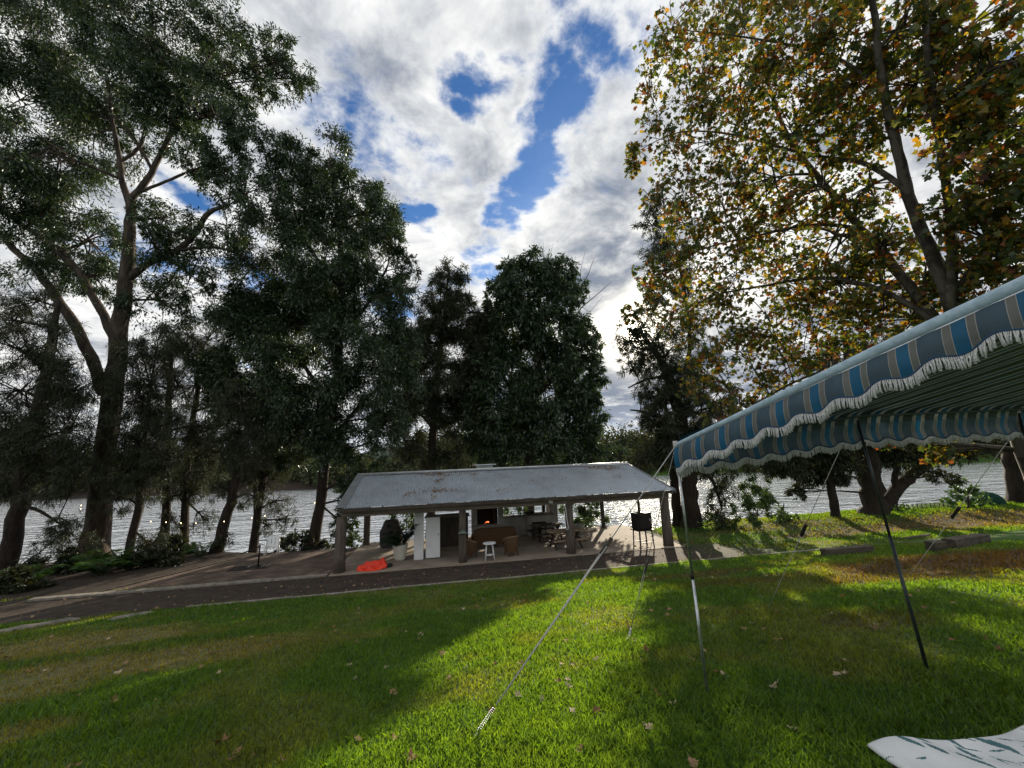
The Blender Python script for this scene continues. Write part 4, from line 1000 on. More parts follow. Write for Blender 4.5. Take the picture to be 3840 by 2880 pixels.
np_mesh('fronds', np.concatenate(LV), 4, leaf_mat('palm_leaf', [(0, (.012, .03, .018)), (1, (.03, .06, .03))], .2, .05), r)

# covered barbecue
c = onz(391, 544, .012); c[1] = 21.6; c[0] = ony(391, 535, 21.6)[0]
r = thing('covered_barbecue', 'barbecue under a dark fitted cover behind the potted palm', 'barbecue', c)
P = []
for i in range(21):
    u = -1 + 2 * i / 20; row = []
    for (sx, z) in ((.50, .05), (.54, .3), (.55, .8), (.45, .98), (.36, 1.22), (.30, 1.30), (.0, 1.33)):
        a = PI * (i / 10); ca, sa = math.cos(a), math.sin(a)
        m_ = (abs(ca) ** 4 + abs(sa) ** 4) ** .25
        row.append((sx * ca / m_, sx * .62 * sa / m_, z + .015 * math.sin(5 * a)))
    P.append(row)
MB().grid(P).build('cover', mat('bbq_cover', (.055, .05, .046), (.03, .028, .026), 3, .8, bump=.4, bscale=6), r)

# orange tarp
c = np.array([ony(373, 571, 17.35)[0], 17.35, .012])
nu, nv = 60, 34; P = []
for i in range(nu):
    u = i / (nu - 1); row = []
    for j in range(nv):
        v = j / (nv - 1)
        w = .10 + .62 * math.sin(PI * min(1, u * .9 + .04)) ** .8
        x = -.62 + 1.12 * u + .05 * math.sin(v * 7) * u; y = (v - .45) * w
        ridge = math.exp(-((v - .72 + .1 * math.sin(4 * u)) / .16) ** 2) * .27 * math.sin(PI * min(1, .08 + u * .8)) ** .8
        front = math.exp(-((v - .22) / .12) ** 2) * .09 * math.sin(PI * u) * (1 + .5 * math.sin(17 * u))
        peak = .27 * math.exp(-((u - .92) / .13) ** 2) * math.exp(-((v - .55) / .35) ** 2)
        crump = (.075 * (float(fbm(np.array([u * 5]), np.array([v * 4]), 1.6)[0]) - .3) + .03 * math.sin(22 * u - 9 * v)) * math.sin(PI * min(1, max(0, v))) ** .5
        row.append((x, y, max(.006, ridge + front + peak + crump)))
    P.append(row)
g = MB().grid(P); o = g.build('tarp', mat('orange_tarp', (.80, .055, .022), (.68, .04, .018), 4, .5, bump=.5, bscale=12), loc=c.tolist())
sf = o.modifiers.new('thickness', 'SOLIDIFY'); sf.thickness = .006
tag(o, 'crumpled bright orange tarp lying on the ground beside the left corner post', 'tarp')
c2 = np.array([ony(388, 569, 17.45)[0], 17.45, .012])
g = MB()
for k in range(3): g.tube([(-.12 + .1 * k, -.1, .05), (.02 + .06 * k, .08, .09 - .02 * k), (.14, .12, .04)], .05 - .008 * k, 7, jitter=.3)
tag(g.build('cloth_bundle', mat('dark_cloth', (.03, .03, .035)), loc=c2.tolist()), 'small dark bundle at the right end of the orange tarp', 'bundle')

# white plastic chair
c = onz(271.5, 555.5, -.012)
def plastic_chair():
    r = thing('plastic_chair', 'white plastic garden chair at the edge of the river bank', 'chair', c, .25)
    W_ = mat('white_plastic', (.76, .78, .80), (.70, .72, .74), 3, .35)
    P = [[(x, y, .44 - .02 * math.cos(x * 6) * math.cos(y * 6)) for y in np.linspace(-.24, .24, 7)] for x in np.linspace(-.25, .25, 7)]
    g = MB().grid(P); g.box((0, 0, .415), (.5, .48, .03)); g.build('seat', W_, r)
    g = MB()
    for k in range(3): g.bar((-.155 + .155 * k, .235, .42), (-.165 + .165 * k, .34, .86), .135, .02)
    g.build('back_slat', W_, r)
    g = MB(); g.tube([(-.27, .22, .42), (-.26, .31, .74), (-.2, .345, .86), (0, .355, .89), (.2, .345, .86), (.26, .31, .74), (.27, .22, .42)], .027, 8); g.build('back_frame', W_, r)
    for s in (-1, 1):
        g = MB(); g.tube([(s * .265, .3, .68), (s * .285, .1, .67), (s * .285, -.2, .65), (s * .28, -.25, .58)], .03, 8); g.build('arm', W_, r)
        g = MB(); g.tube([(s * .28, -.25, .6), (s * .27, -.27, .0)], [.036, .028], 8); g.build('leg', W_, r)
        g = MB(); g.tube([(s * .25, .22, .44), (s * .28, .3, .0)], [.036, .028], 8); g.build('leg', W_, r)
plastic_chair()

# metal stand on the paving
c = terrain(258, 568)
r = thing('metal_stand', 'rusty black metal stand with tilted arm on the brick paving below the white chair', 'stand', c)
g = MB(); g.tube([(0, 0, 0), (0, 0, .95)], .035, 8); g.build('pole', black_metal, r)
g = MB(); g.bar((-.72, .0, .62), (.03, 0, .88), .05, .05); g.build('arm', black_metal, r)
g = MB()
for k in range(7): g.tube([(-1.0 + .2 * k, -.35, .03), (-.8 + .2 * k, .35, .05)], .018, 5)
for k in range(4): g.tube([(-1.1, -.3 + .2 * k, .04), (.45, -.3 + .2 * k, .04)], .014, 5)
g.box((-.3, 0, .025), (1.3, .62, .03)); g.build('base_grate', black_metal, r)

# picnic table
def picnic_table(c, rz, label, m):
    r = thing('picnic_table', label, 'picnic table', c, rz, 'picnic tables in the shed')
    for k in range(5):
        g = MB(); g.box((0, -.32 + .16 * k, .74), (1.7, .145, .04)); g.build('top_board', m, r, bevel=.006)
    for s in (-1, 1):
        g = MB(); g.box((0, s * .72, .43), (1.7, .24, .04)); g.build('seat', m, r, bevel=.006)
    for s in (-1, 1):
        for q in (-1, 1):
            g = MB(); g.bar((s * .62, q * .48, 0), (s * .62 + .012 * q, -q * .2, .72), .045, .09); g.build('leg', dark_wood, r)
        g = MB(); g.box((s * .66, 0, .385), (.04, 1.66, .09)); g.build('crossbar', dark_wood, r)
tw_ = mat('bench_wood', (.36, .27, .18), (.22, .16, .10), 5, .75, bump=.3, stretch=(.3, 2, 2))
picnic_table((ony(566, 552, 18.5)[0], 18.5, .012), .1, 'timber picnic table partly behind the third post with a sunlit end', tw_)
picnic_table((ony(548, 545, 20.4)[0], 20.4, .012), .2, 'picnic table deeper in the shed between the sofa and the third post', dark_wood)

# smoker oven
c = onz(644, 546.5, .012)
r = thing('smoker_oven', 'black box smoker oven on four legs with a flue pipe by the right corner post', 'oven', c, .15)
g = MB(); g.box((0, 0, 1.12), (.74, .55, .72)); g.build('oven_body', black_metal, r, bevel=.03)
g = MB(); g.box((0, -.29, 1.12), (.6, .03, .56)); dd_ = g.build('door', black_metal, r, bevel=.01)
g = MB(); g.tube([(.22, -.33, 1.0), (.22, -.33, 1.24)], .014, 6); g.build('handle', steel, dd_)
g = MB(); g.box((0, 0, .735), (.84, .66, .035)); g.build('shelf', black_metal, r)
g = MB(); g.tube([(.0, .1, 1.48), (.0, .1, 2.25)], .06, 10); g.build('flue', mat('rust_pipe', (.14, .085, .055), (.08, .05, .035), 8, .7, .5), r)
for sx in (-1, 1):
    for sy in (-1, 1):
        g = MB(); g.bar((sx * .36, sy * .26, 0), (sx * .32, sy * .23, .74), .055); g.build('leg', black_metal, r)
g = MB(); g.bar((-.34, -.24, .2), (.34, -.24, .2), .03); g.bar((-.34, .24, .2), (.34, .24, .2), .03); g.build('brace', black_metal, r)

# white tubs and gas bottle by the shrub
c = onz(592, 539.5, .012)
g = MB(); g.lathe([(.02, 0), (.27, 0), (.31, .42), (.33, .44), (.30, .44), (.27, .1), (.02, .08)], n=20); o = g.build('tub', white_wall, loc=(c[0], 21.6, .012)); tag(o, 'wide white plastic tub beside the bright shrub at the back of the shed', 'tub')
g = MB(); g.lathe([(.02, 0), (.15, 0), (.17, .08), (.17, .36), (.1, .46), (.05, .5), (.07, .56), (.02, .56)], n=18); o = g.build('gas_bottle', mat('grey_bottle', (.55, .56, .56)), loc=(c[0] - .55, 21.5, .012)); tag(o, 'pale grey gas bottle just left of the white tub', 'gas bottle')
# bowls on the counter, lantern, downpipe things
for k, (px, lab) in enumerate(((527, 'left one of two dark bowls on the counter top'), (531.5, 'right one of two dark bowls on the counter top'))):
    g = MB(); g.lathe([(.02, 0), (.08, 0), (.17, .1), (.18, .12), (.15, .11), (.02, .04)], n=18); o = g.build('bowl', dark_wood, loc=(ony(px, 515, 22.0)[0], 22.0, 1.121)); tag(o, lab, 'bowl', 'bowls on the counter')
p = np.array([ony(467.5, 512, 21.8)[0], 21.8, 1.72])
r = thing('lantern', 'black lantern hanging left of the fireplace', 'lantern', p)
g = MB(); g.lathe([(.02, 0), (.12, 0), (.12, .03), (.1, .04)], n=10); g.lathe([(.1, .30), (.13, .31), (.06, .42), (.015, .46)], n=10); g.build('frame', black_metal, r)
for k in range(4):
    a = PI / 4 + k * PI / 2; g = MB(); g.tube([(.1 * math.cos(a), .1 * math.sin(a), .03), (.1 * math.cos(a), .1 * math.sin(a), .31)], .012, 5); g.build('bar', black_metal, r)
g = MB(); g.tube([(0, 0, .45), (0, 0, .6)], .008, 5); g.build('hanger', black_metal, r)
c = np.array([ony(568, 530, 17.05)[0], 17.05, 0])
r = thing('hanging_hose', 'white looped cable hanging beside the third post', 'cable', (c[0], c[1], 1.2))
g = MB(); g.tube([(-.06, .0, .95), (-.02, 0, .3), (.02, 0, -.05), (.0, 0, -.18), (-.07, 0, -.16), (-.1, 0, 0), (-.12, 0, .6)], .014, 6); g.build('cable', white_paint, r)
c = np.array([ony(551, 503, 17.1)[0], 17.18, 2.22])
r = thing('flood_light', 'small white flood light fixed on the front beam', 'light', c)
g = MB(); g.box((0, -.04, 0), (.18, .08, .12)); g.build('lamp_head', white_paint, r, bevel=.01)
g = MB(); g.box((0, .01, .08), (.05, .04, .06)); g.build('bracket', black_metal, r)
# dark bar stools at the counter
for px, lab in ((536, 'black bar stool at the counter, the left of two'), (543, 'black bar stool at the counter, the right of two')):
    r = thing('bar_stool', lab, 'stool', (ony(px, 530, 21.35)[0], 21.35, .012), 0, 'bar stools at the counter')
    g = MB(); g.box((0, 0, .72), (.34, .3, .05)); g.build('seat', black_metal, r, bevel=.01)
    for sx in (-1, 1):
        for sy in (-1, 1):
            g = MB(); g.bar((sx * .18, sy * .16, 0), (sx * .13, sy * .12, .7), .04); g.build('leg', black_metal, r)
# letter-box like birdhouse cap on the second post
p = (FP[1], 17.08, 1.18)
g = MB(); g.add([(-.2, -.1, 0), (.2, -.1, 0), (0, -.1, .13), (-.2, .05, 0), (.2, .05, 0), (0, .05, .13)], [(0, 1, 2), (3, 5, 4), (0, 2, 5, 3), (2, 1, 4, 5), (0, 3, 4, 1)])
tag(g.build('post_hood', mat('green_paint', (.16, .22, .2)), loc=p), 'small grey-green gabled hood fixed on the second post', 'hood')

# leaf litter clumps lying on the roof
def roof_pt(px, py):
    r_ = ray(px, py); n_ = np.array([0, -(RZ - EZ), RY - EY]); n_ = n_ / np.linalg.norm(n_)
    p0 = np.array([0, EY, EZ + .03]); t = np.dot(p0 - CAM, n_) / np.dot(r_, n_); return CAM + r_ * t
litter_mat = leaf_mat('dry_leaf', [(0, (.10, .055, .03)), (.5, (.20, .115, .06)), (1, (.34, .22, .13))], .2, .03)
P = []
for px, py, n, sx in [(430, 474, 50, .35), (442, 474, 40, .3), (468, 474, 40, .35), (440, 490, 60, .3), (422, 491, 10, .15), (408, 494, 22, .15), (598, 467, 80, .45), (610, 468, 50, .3), (615, 476, 10, .15), (440, 480, 20, .12), (434, 496, 10, .1), (540, 480, 10, .4), (500, 490, 8, .5)]:
    c = roof_pt(px, py)
    for k in range(n):
        x = c[0] + rng.normal() * sx; y = c[1] + rng.normal() * .12
        P.append((x, y, EZ + (RZ - EZ) * (y - EY) / (RY - EY) + .02 + .015 * rng.random()))
P = np.array(P); n = len(P)
o = np_mesh('roof_litter', leaf_verts(P, rng.normal(size=(n, 3)) * np.array([1, 1, .2]), rng.normal(size=(n, 3)) * .4 + np.array([0, -.3, 1]), .08 + .08 * rng.random(n), .04 + .04 * rng.random(n), LEAF6), 6, litter_mat)
tag(o, 'patches of dry leaf litter on the corrugated iron roof', 'leaf litter', kind='stuff')

# string lights through the left trunks
bul, nt_, out_ = nodes('warm_bulb'); e_ = N(nt_, 'ShaderNodeEmission', Strength=5.0); e_.inputs['Color'].default_value = (1, .72, .38, 1); nt_.links.new(e_.outputs[0], out_.inputs[0])
SL = [(518, 672), (515, 693), (578, 710), (676, 731), (867, 763), (963, 775), (1060, 779), (1155, 784), (1250, 785), (1430, 775), (1607, 753), (1690, 738), (2008, 655)]
pts = [at(x * .5877 * .26667, (1500 + y * .5877) * .26667, 19.5 + (.0 if x < 1400 else -.8)) for x, y in SL]
r = thing('string_lights', 'string of tiny warm bulbs slung between the left trunks', 'string lights', pts[6])
g = MB(); g.tube(rel(pts, pts[6]), .008, 4); g.build('wire', black_metal, r)
for p in pts:
    g = MB(); g.lathe([(.008, .02), (.017, 0), (.015, -.02), (.005, -.03)], (p - pts[6]), 8); g.build('bulb', bul, r)

# ------------------------------------------------------------------ timber, barrow on the right
def sleeper(px0, py0, px1, py1, w, h, name, label):
    p = terrain(px0, py0); q = terrain(px1, py1); p[2] += h * .45; q[2] += h * .45
    g = MB(); g.bar((0, 0, 0), q - p, w, h); o = g.build(name, timber, loc=p.tolist(), bevel=.015); tag(o, label, 'timber', 'old timbers at the edge of the path')
sleeper(824, 557, 872, 553, .24, .26, 'timber_sleeper', 'long dark timber sleeper lying on the lawn edge right of the awning pole shadow')
sleeper(950, 549, 985, 543, .34, .32, 'timber_sleeper', 'large squared timber beam lying among reddish litter at the right')
sleeper(931, 552, 944, 551, .3, .32, 'timber_block', 'short dark timber block between the long sleeper and the large beam')
sleeper(905, 540, 930, 536, .14, .1, 'timber_plank', 'thin half buried plank beyond the timber block')
c = terrain(987, 504)
r = thing('garden_barrow', 'dark green upturned barrow by the water at the far right', 'barrow', c)
P = []
for i in range(17):
    a = PI * i / 16
    P.append([(math.cos(t) * .85 * math.sin(a), -math.cos(a) * .8, .05 + .72 * math.sin(t) * math.sin(a)) for t in np.linspace(0, PI, 13)])
MB().grid(P).build('tray', mat('green_plastic', (.010, .05, .036), (.008, .035, .026), 3, .8, spec=.1), r)
g = MB(); g.tube([(-.88, -.6, .05), (-.86, 0, .1), (-.88, .6, .05)], .05, 8); g.build('rim', black_metal, r)
p = terrain(905, 510); q = terrain(957, 507)
r = thing('low_fence', 'low grey mesh fence along the bank between the double trunk and the pale shrub', 'fence', p)
g = MB(); v = q - p
for k in range(13):
    g = MB(); g.tube([v * k / 12, v * k / 12 + np.array([0, 0, .32])], .025, 5); g.build('post', timber, r)
g = MB(); 
for h in (.05, .12, .19, .26, .31): g.tube([np.array([0, 0, h]), v + np.array([0, 0, h])], .012, 4)
for k in range(60): g.tube([v * k / 59 + np.array([0, 0, .05]), v * k / 59 + np.array([0, 0, .31])], .011, 3)
g.build('mesh_panel', steel, r)
# buoy on the river
p = onz(1010.5, 470.5, WATER + .3)

# ------------------------------------------------------------------ awning
P1 = terrain(708, 697); P2 = terrain(928, 671)
def on_vertical(px, py, P):
    r_ = ray(px, py); t = math.hypot(P[0], P[1]) / math.hypot(r_[0], r_[1]); return CAM + r_ * t
A = on_vertical(675.5, 446, P1)
Bp = on_vertical(857, 420, P2)
# outer edge from A through B; C further along it
dAB = Bp - A; r_ = ray(1018, 413)
tt = np.linalg.solve(np.array([[dAB[0], -r_[0]], [dAB[1], -r_[1]]]), -A[:2] + CAM[:2]); Cc = A + dAB * tt[0]; Cc[2] = CAM[2] + r_[2] * tt[1]
r_ = ray(1024, 287)
ad = np.array([.526 * math.cos(YAW) - (-1) * math.sin(YAW) * 1, .526 * math.sin(YAW) + (-1) * math.cos(YAW)])
tt = np.linalg.solve(np.array([[ad[0], -r_[0]], [ad[1], -r_[1]]]), -A[:2]); Dd = np.array([*(A[:2] + ad * tt[0]), CAM[2] + r_[2] * tt[1]])
print('awning', A, Bp, Cc, Dd, 'P1', P1, 'P2', P2)
TD = 1.5
wdir = (Dd - A) * TD                                 # full depth vector of the roof
E1 = Cc + (Cc - Bp) * .25                            # a little past C
edge = [A, Bp, E1]
Lab, Lbc = np.linalg.norm(Bp - A), np.linalg.norm(E1 - Bp)
def edge_pt(s):                                      # s metres along the outer edge
    sag = 0.0
    if s < Lab: return A + (Bp - A) * s / Lab
    return Bp + (E1 - Bp) * (s - Lab) / Lbc
LT = Lab + Lbc
PER = .29; PERS = .262
def canvas_mat(name='striped_canvas', blue=(.004, .090, .185), slate=(.040, .075, .105), taupe=(.13, .132, .124), line=(.30, .30, .285)):
    m, nt, out = nodes(name); L = nt.links.new
    a = N(nt, 'ShaderNodeAttribute', attribute_name='stripe')
    sx = N(nt, 'ShaderNodeSeparateColor'); L(a.outputs['Color'], sx.inputs[0])
    fr = N(nt, 'ShaderNodeMath', operation='FRACT'); L(sx.outputs[0], fr.inputs[0])
    col = ramp(nt, fr.outputs[0], [(0, blue), (.24, line), (.255, taupe), (.385, line), (.40, slate), (.84, line), (.855, taupe), (.985, line)], 'CONSTANT')
    tc = N(nt, 'ShaderNodeTexCoord'); nz = N(nt, 'ShaderNodeTexNoise', Scale=9, Detail=6); L(tc.outputs['Object'], nz.inputs['Vector'])
    mx = N(nt, 'ShaderNodeMixRGB', blend_type='MULTIPLY', Fac=1.0); L(col, mx.inputs['Color1']); L(ramp(nt, nz.outputs['Fac'], [(.3, (.82, .82, .82)), (.7, (1.1, 1.1, 1.1))]), mx.inputs['Color2'])
    b = N(nt, 'ShaderNodeBsdfPrincipled', Roughness=.55); b.inputs['Specular IOR Level'].default_value = .35; L(mx.outputs[0], b.inputs['Base Color'])
    t = N(nt, 'ShaderNodeBsdfTranslucent'); L(mx.outputs[0], t.inputs['Color'])
    ms = N(nt, 'ShaderNodeMixShader', Fac=.15); L(b.outputs[0], ms.inputs[1]); L(t.outputs[0], ms.inputs[2])
    n2 = N(nt, 'ShaderNodeTexNoise', Scale=5, Detail=3); L(tc.outputs['Object'], n2.inputs['Vector'])
    bp = N(nt, 'ShaderNodeBump', Strength=.25, Distance=.03); L(n2.outputs['Fac'], bp.inputs['Height']); L(bp.outputs[0], b.inputs['Normal'])
    L(ms.outputs[0], out.inputs[0]); return m
canvas = canvas_mat()
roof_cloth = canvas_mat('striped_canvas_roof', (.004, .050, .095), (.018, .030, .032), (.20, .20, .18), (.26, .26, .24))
dark_pole = mat('dark_pole', (.06, .075, .08), (.04, .05, .052), 12, .4, .6)
def stripe_grid(name, P, S, parent, m=canvas):
    g = MB().grid(P); o = g.build(name, m, parent)
    a = o.data.attributes.new('stripe', 'FLOAT_COLOR', 'POINT'); col = []
    for rowS in S:
        for s in rowS: col += [s, 0, 0, 1]
    a.data.foreach_set('color', np.array(col, np.float32)); return o
awn = thing('awning', 'blue and grey striped caravan awning with scalloped fringed valance', 'awning', A)
# roof: rolls over the outer edge
nS = 150; P = []; S = []
inw = unit(wdir[None])[0]; up = np.array([0, 0, 1.0])
for i in range(nS + 1):
    s = LT * i / nS; e = edge_pt(s); row = []; srow = []
    for j in range(15):
        if j < 6:
            a = (PI / 2) * j / 5; rr = .10
            p = e + inw * (rr * (1 - math.sin(PI / 2 - a + 0)) if False else rr * (1 - math.cos(a))) + up * (rr * math.sin(a) - rr * .4)
        else:
            t = (j - 5) / 9; L_ = np.linalg.norm(wdir)
            p = e + inw * (.10 + (L_ - .1) * t) + up * (.06 - .05 * math.sin(PI * t))
        row.append(p - A); srow.append(s / PER)
    P.append(row); S.append(srow)
stripe_grid('roof_canvas', P, S, awn, roof_cloth)
def scallop(s, per): return .019 * math.cos(2 * PI * (s / per - .62))
def valance(name, fn, L_, n, out_dir, parent, flare=.05, per=PER):
    P = []; S = []; bot = []
    for i in range(n + 1):
        s = L_ * i / n; e = fn(s); hgt = .185 - scallop(s, per)
        row = []
        for j in range(7):
            t = j / 6; bulge = .02 * math.sin(PI * t) + flare * t * (.4 + .6 * (.5 - .5 * math.cos(2 * PI * (s / per - .12))))
            row.append(e - up * hgt * t + out_dir * bulge - A)
        P.append(row); S.append([s / per] * 7); bot.append(row[-1])
    o = stripe_grid(name, P, S, parent)
    return bot
outv = -unit((wdir * np.array([1, 1, 0]))[None])[0]
side_out = np.cross(unit(wdir[None])[0], up); side_out = unit((side_out * np.array([1, 1, 0]))[None])[0]
if np.dot(side_out, (A - Bp)) < 0: side_out = -side_out
b1 = valance('front_valance', lambda s: edge_pt(s) - up * .04, LT, 420, outv, awn, .015)
LD = np.linalg.norm(wdir)
b2 = valance('side_valance', lambda s: A + wdir * s / LD - up * .012 + side_out * .012, LD, 300, side_out, awn, .045, PERS)
# piping and fringe
pipe_m = mat('blue_piping', (.02, .07, .15)); fringe_m = mat('white_fringe', (.74, .74, .74), (.52, .52, .53), 60, .9, bump=.5, bscale=120)
for nm, bt in (('front_piping', b1), ('side_piping', b2)):
    MB().tube(bt, .006, 5).build(nm, pipe_m, awn)
def fringe(name, bt, step, ln):
    bt = np.array(bt); seg = np.linalg.norm(np.diff(bt, axis=0), axis=1); cum = np.concatenate([[0], np.cumsum(seg)]); n = int(cum[-1] / step); g = MB()
    for k in range(n):
        s = step * (k + .5); i = min(np.searchsorted(cum, s) - 1, len(bt) - 2); p = bt[i] + (bt[i + 1] - bt[i]) * (s - cum[i]) / seg[i]
        q = p + np.array([rng.normal() * .006, rng.normal() * .006, -ln * (.9 + .2 * rng.random())])
        m_ = (p + q) / 2 + rng.normal(size=3) * .003
        g.tube([p, p * .7 + q * .3 + np.array([0, 0, 0]), m_, q], [.0026, .0038, .0042, .0048], 4)
    g.build(name, fringe_m, awn)
fringe('front_fringe', b1, .0078, .07); fringe('side_fringe', b2, .0078, .075)
# rolled pale edge along the side and rafters
binding = mat('awning_binding', (.40, .52, .61), (.28, .38, .46), 9, .55, bump=.15, bscale=30, spec=.3, stretch=(.3, 2, 2))
P = []
for i in range(41):
    t = i / 40; e = A + wdir * t; row = []
    for k in range(9):
        a = PI * k / 8
        rr = .018 + .02 * min(1, t * 2)
        row.append(e + side_out * (math.sin(a) * rr * .75) + up * (math.cos(a) * rr + rr * .55) + np.array([0, 0, .0]) - A)
    P.append(row)
MB().grid(P).build('edge_binding', binding, awn)
MB().tube([(0, 0, -.02), wdir + up * -.02], .016, 8).build('side_rafter', steel, awn)
MB().tube([inw * .06 + up * .02, Bp - A + inw * .06 + up * .02, E1 - A + inw * .06 + up * .02], .011, 8).build('front_rail', dark_pole, awn)
g = MB(); g.tube([P1 - A - up * .03, P1 * .55 + A * .45 - A], .0135, 10); lower = g.build('pole', steel, awn)
g = MB(); g.tube([P1 * .55 + A * .45 - A, np.array([0, 0, -.02])], .0115, 10); g.build('pole', steel, awn)
g = MB(); g.tube([P1 * .56 + A * .44 - A, P1 * .54 + A * .46 - A], .017, 10); g.build('pole_clamp', black_metal, awn)
g = MB(); g.tube([P2 - A - up * .03, P2 * .5 + Bp * .5 - A], .0155, 10); g.build('pole', dark_pole, awn)
g = MB(); g.tube([P2 * .5 + Bp * .5 - A, Bp - A], .0125, 10); g.build('pole', dark_pole, awn)
P3 = Cc.copy(); P3[2] = float(height(P3[0], P3[1]))
g = MB(); g.tube([P3 - A, Cc - A], .0155, 10); g.build('pole', dark_pole, awn)
g = MB(); g.tube([A - A + np.array([0, 0, -.03]) + outv * .0, np.array([0, 0, .05])], .022, 10); g.build('corner_cap', rope_mat, awn)

# guy ropes
def guy(top, px, py, label, double=True, slider=.45, r0=.0042, spring=True):
    peg = terrain(px, py); root = thing('guy_rope', label, 'guy rope', peg, group='guy ropes of the awning')
    v = top - peg; Lr = np.linalg.norm(v); u = v / Lr; sd = unit(np.cross(u, up)[None])[0]
    k = slider
    g = MB(); g.tube([v, v * k], r0, 6)
    if double:
        g.tube([v * k + sd * .012, v * .09 + sd * .003], r0, 6); g.tube([v * k - sd * .012, v * .09 - sd * .003], r0, 6)
    else: g.tube([v * k, v * .09], r0, 6)
    g.build('rope', rope_mat, root)
    g = MB(); g.bar(v * (k - .03), v * (k + .03), .022, .034); g.build('tensioner', timber if double else black_metal, root, bevel=.004)
    if spring:
        g = MB(); pts = []
        for i in range(110):
            t = i / 109; a = 2 * PI * 13 * t; pts.append(v * (.015 + .065 * t) + (sd * math.cos(a) + np.cross(sd, u) * math.sin(a)) * .013)
        g.tube(pts, .0021, 5); g.build('spring', steel, root)
    g = MB(); g.tube([u * .03, np.array([0, 0, .0]) - u * .06], .006, 7); g.tube([u * .03, u * .03 + sd * .03, u * .045 + sd * .03], .005, 6); g.build('peg', steel, root)
guy(A - up * .0, 474, 737, 'thick white guy rope from the awning corner down to the near left peg', True, .60, .0048)
guy(A - up * .0, 628, 640, 'thin guy rope from the awning corner to the peg straight ahead, behind the thick rope', True, .45, .0036, True)
Bl = edge_pt(Lab * .93)
guy(Bl - up * .12, 762, 622, 'thin guy rope from left of the dark pole to the lawn with a dark tensioner', False, .56, .0036, False)
guy(Cc - up * .12, 893, 598, 'thin guy rope from the far awning corner passing behind the dark pole', False, .58, .0036, False)

# ------------------------------------------------------------------ table bottom right
tz = 4.05 - .97
c0 = onz(872, 748, tz); c1 = onz(1024, 729, tz)
ex = unit((c1 - c0)[None])[0]; ey = np.array([-ex[1], ex[0], 0])
r = thing('garden_table', 'garden table under the patterned white cloth at the bottom right corner', 'table', (c0[0], c0[1], float(height(c0[0], c0[1]))))
tb = np.array([c0[0], c0[1], float(height(c0[0], c0[1]))])
g = MB()
M_ = Matrix((ex.tolist(), ey.tolist(), [0, 0, 1])).transposed()
ctr = c0 + ex * .75 - ey * .42
g.box((ctr - tb + np.array([0, 0, -.035])).tolist(), (1.44, .78, .03), M_); g.build('table_top', dark_wood, r)
for sx in (.08, 1.42):
    for sy in (.08, .76):
        p = c0 + ex * sx - ey * sy; gz = float(height(p[0], p[1])); g = MB(); g.tube([np.array([p[0], p[1], gz]) - tb, np.array([p[0], p[1], tz - .05]) - tb], .022, 8); g.build('leg', steel, r)
cloth_white = mat('cloth_white', (.56, .58, .59), (.46, .48, .50), 5, .7, bump=.4, bscale=9)
cloth_print = mat('cloth_leaf_print', (.035, .10, .115), (.07, .15, .165), 30, .7)
prints = []
for k in range(430):
    big = random.random() < .4
    prints.append((random.uniform(.0, 1.5), random.uniform(.0, .88), -.95 + random.gauss(0, .4), random.uniform(.028, .05) if big else random.uniform(.015, .045), random.uniform(.008, .013) if big else random.uniform(.0022, .004)))
P = []
nx_, ny_ = 420, 250
PX = []
for i in range(nx_):
    row = []
    for j in range(ny_):
        u, v = i / (nx_ - 1), j / (ny_ - 1)
        dx = 1.54 * u; dy = .88 * v
        w = .016 * math.sin(dx * 9 + 1) * (1 - v) ** 2
        p = c0 + ex * dx - ey * (dy - w)
        z = .006 + .007 * math.sin(dx * 14 + dy * 9) * math.exp(-dy * 6) + .004 * math.sin(dx * 23 - dy * 31)
        ed = min(dx, dy)
        z -= .010 * max(0, 1 - ed / .010) ** 2
        row.append(p - c0 + np.array([0, 0, z])); PX.append((dx, dy))
    P.append(row)
o = MB().grid(P).build('tablecloth', cloth_white, loc=c0.tolist()); o.data.materials.append(cloth_print)
PX = np.array(PX).reshape(nx_, ny_, 2); ctr_ = PX[:-1, :-1] + np.array([1.54 / (nx_ - 1), .88 / (ny_ - 1)]) / 2
mask = np.zeros(ctr_.shape[:2], bool)
for (qx, qy, qa, ql, qw) in prints:
    d_ = ctr_ - np.array([qx, qy]); al = d_[..., 0] * math.cos(qa) - d_[..., 1] * math.sin(qa); ac = d_[..., 0] * math.sin(qa) + d_[..., 1] * math.cos(qa)
    t_ = np.clip(1 - (al / ql) ** 2, 0, 1); mask |= np.abs(ac + .004 * np.sin(al * 60)) < qw * t_
o.data.polygons.foreach_set('material_index', mask.astype(np.int32).ravel())
sf = o.modifiers.new('thickness', 'SOLIDIFY'); sf.thickness = .004
tag(o, 'white tablecloth printed with dark teal leaves at the bottom right corner', 'tablecloth')

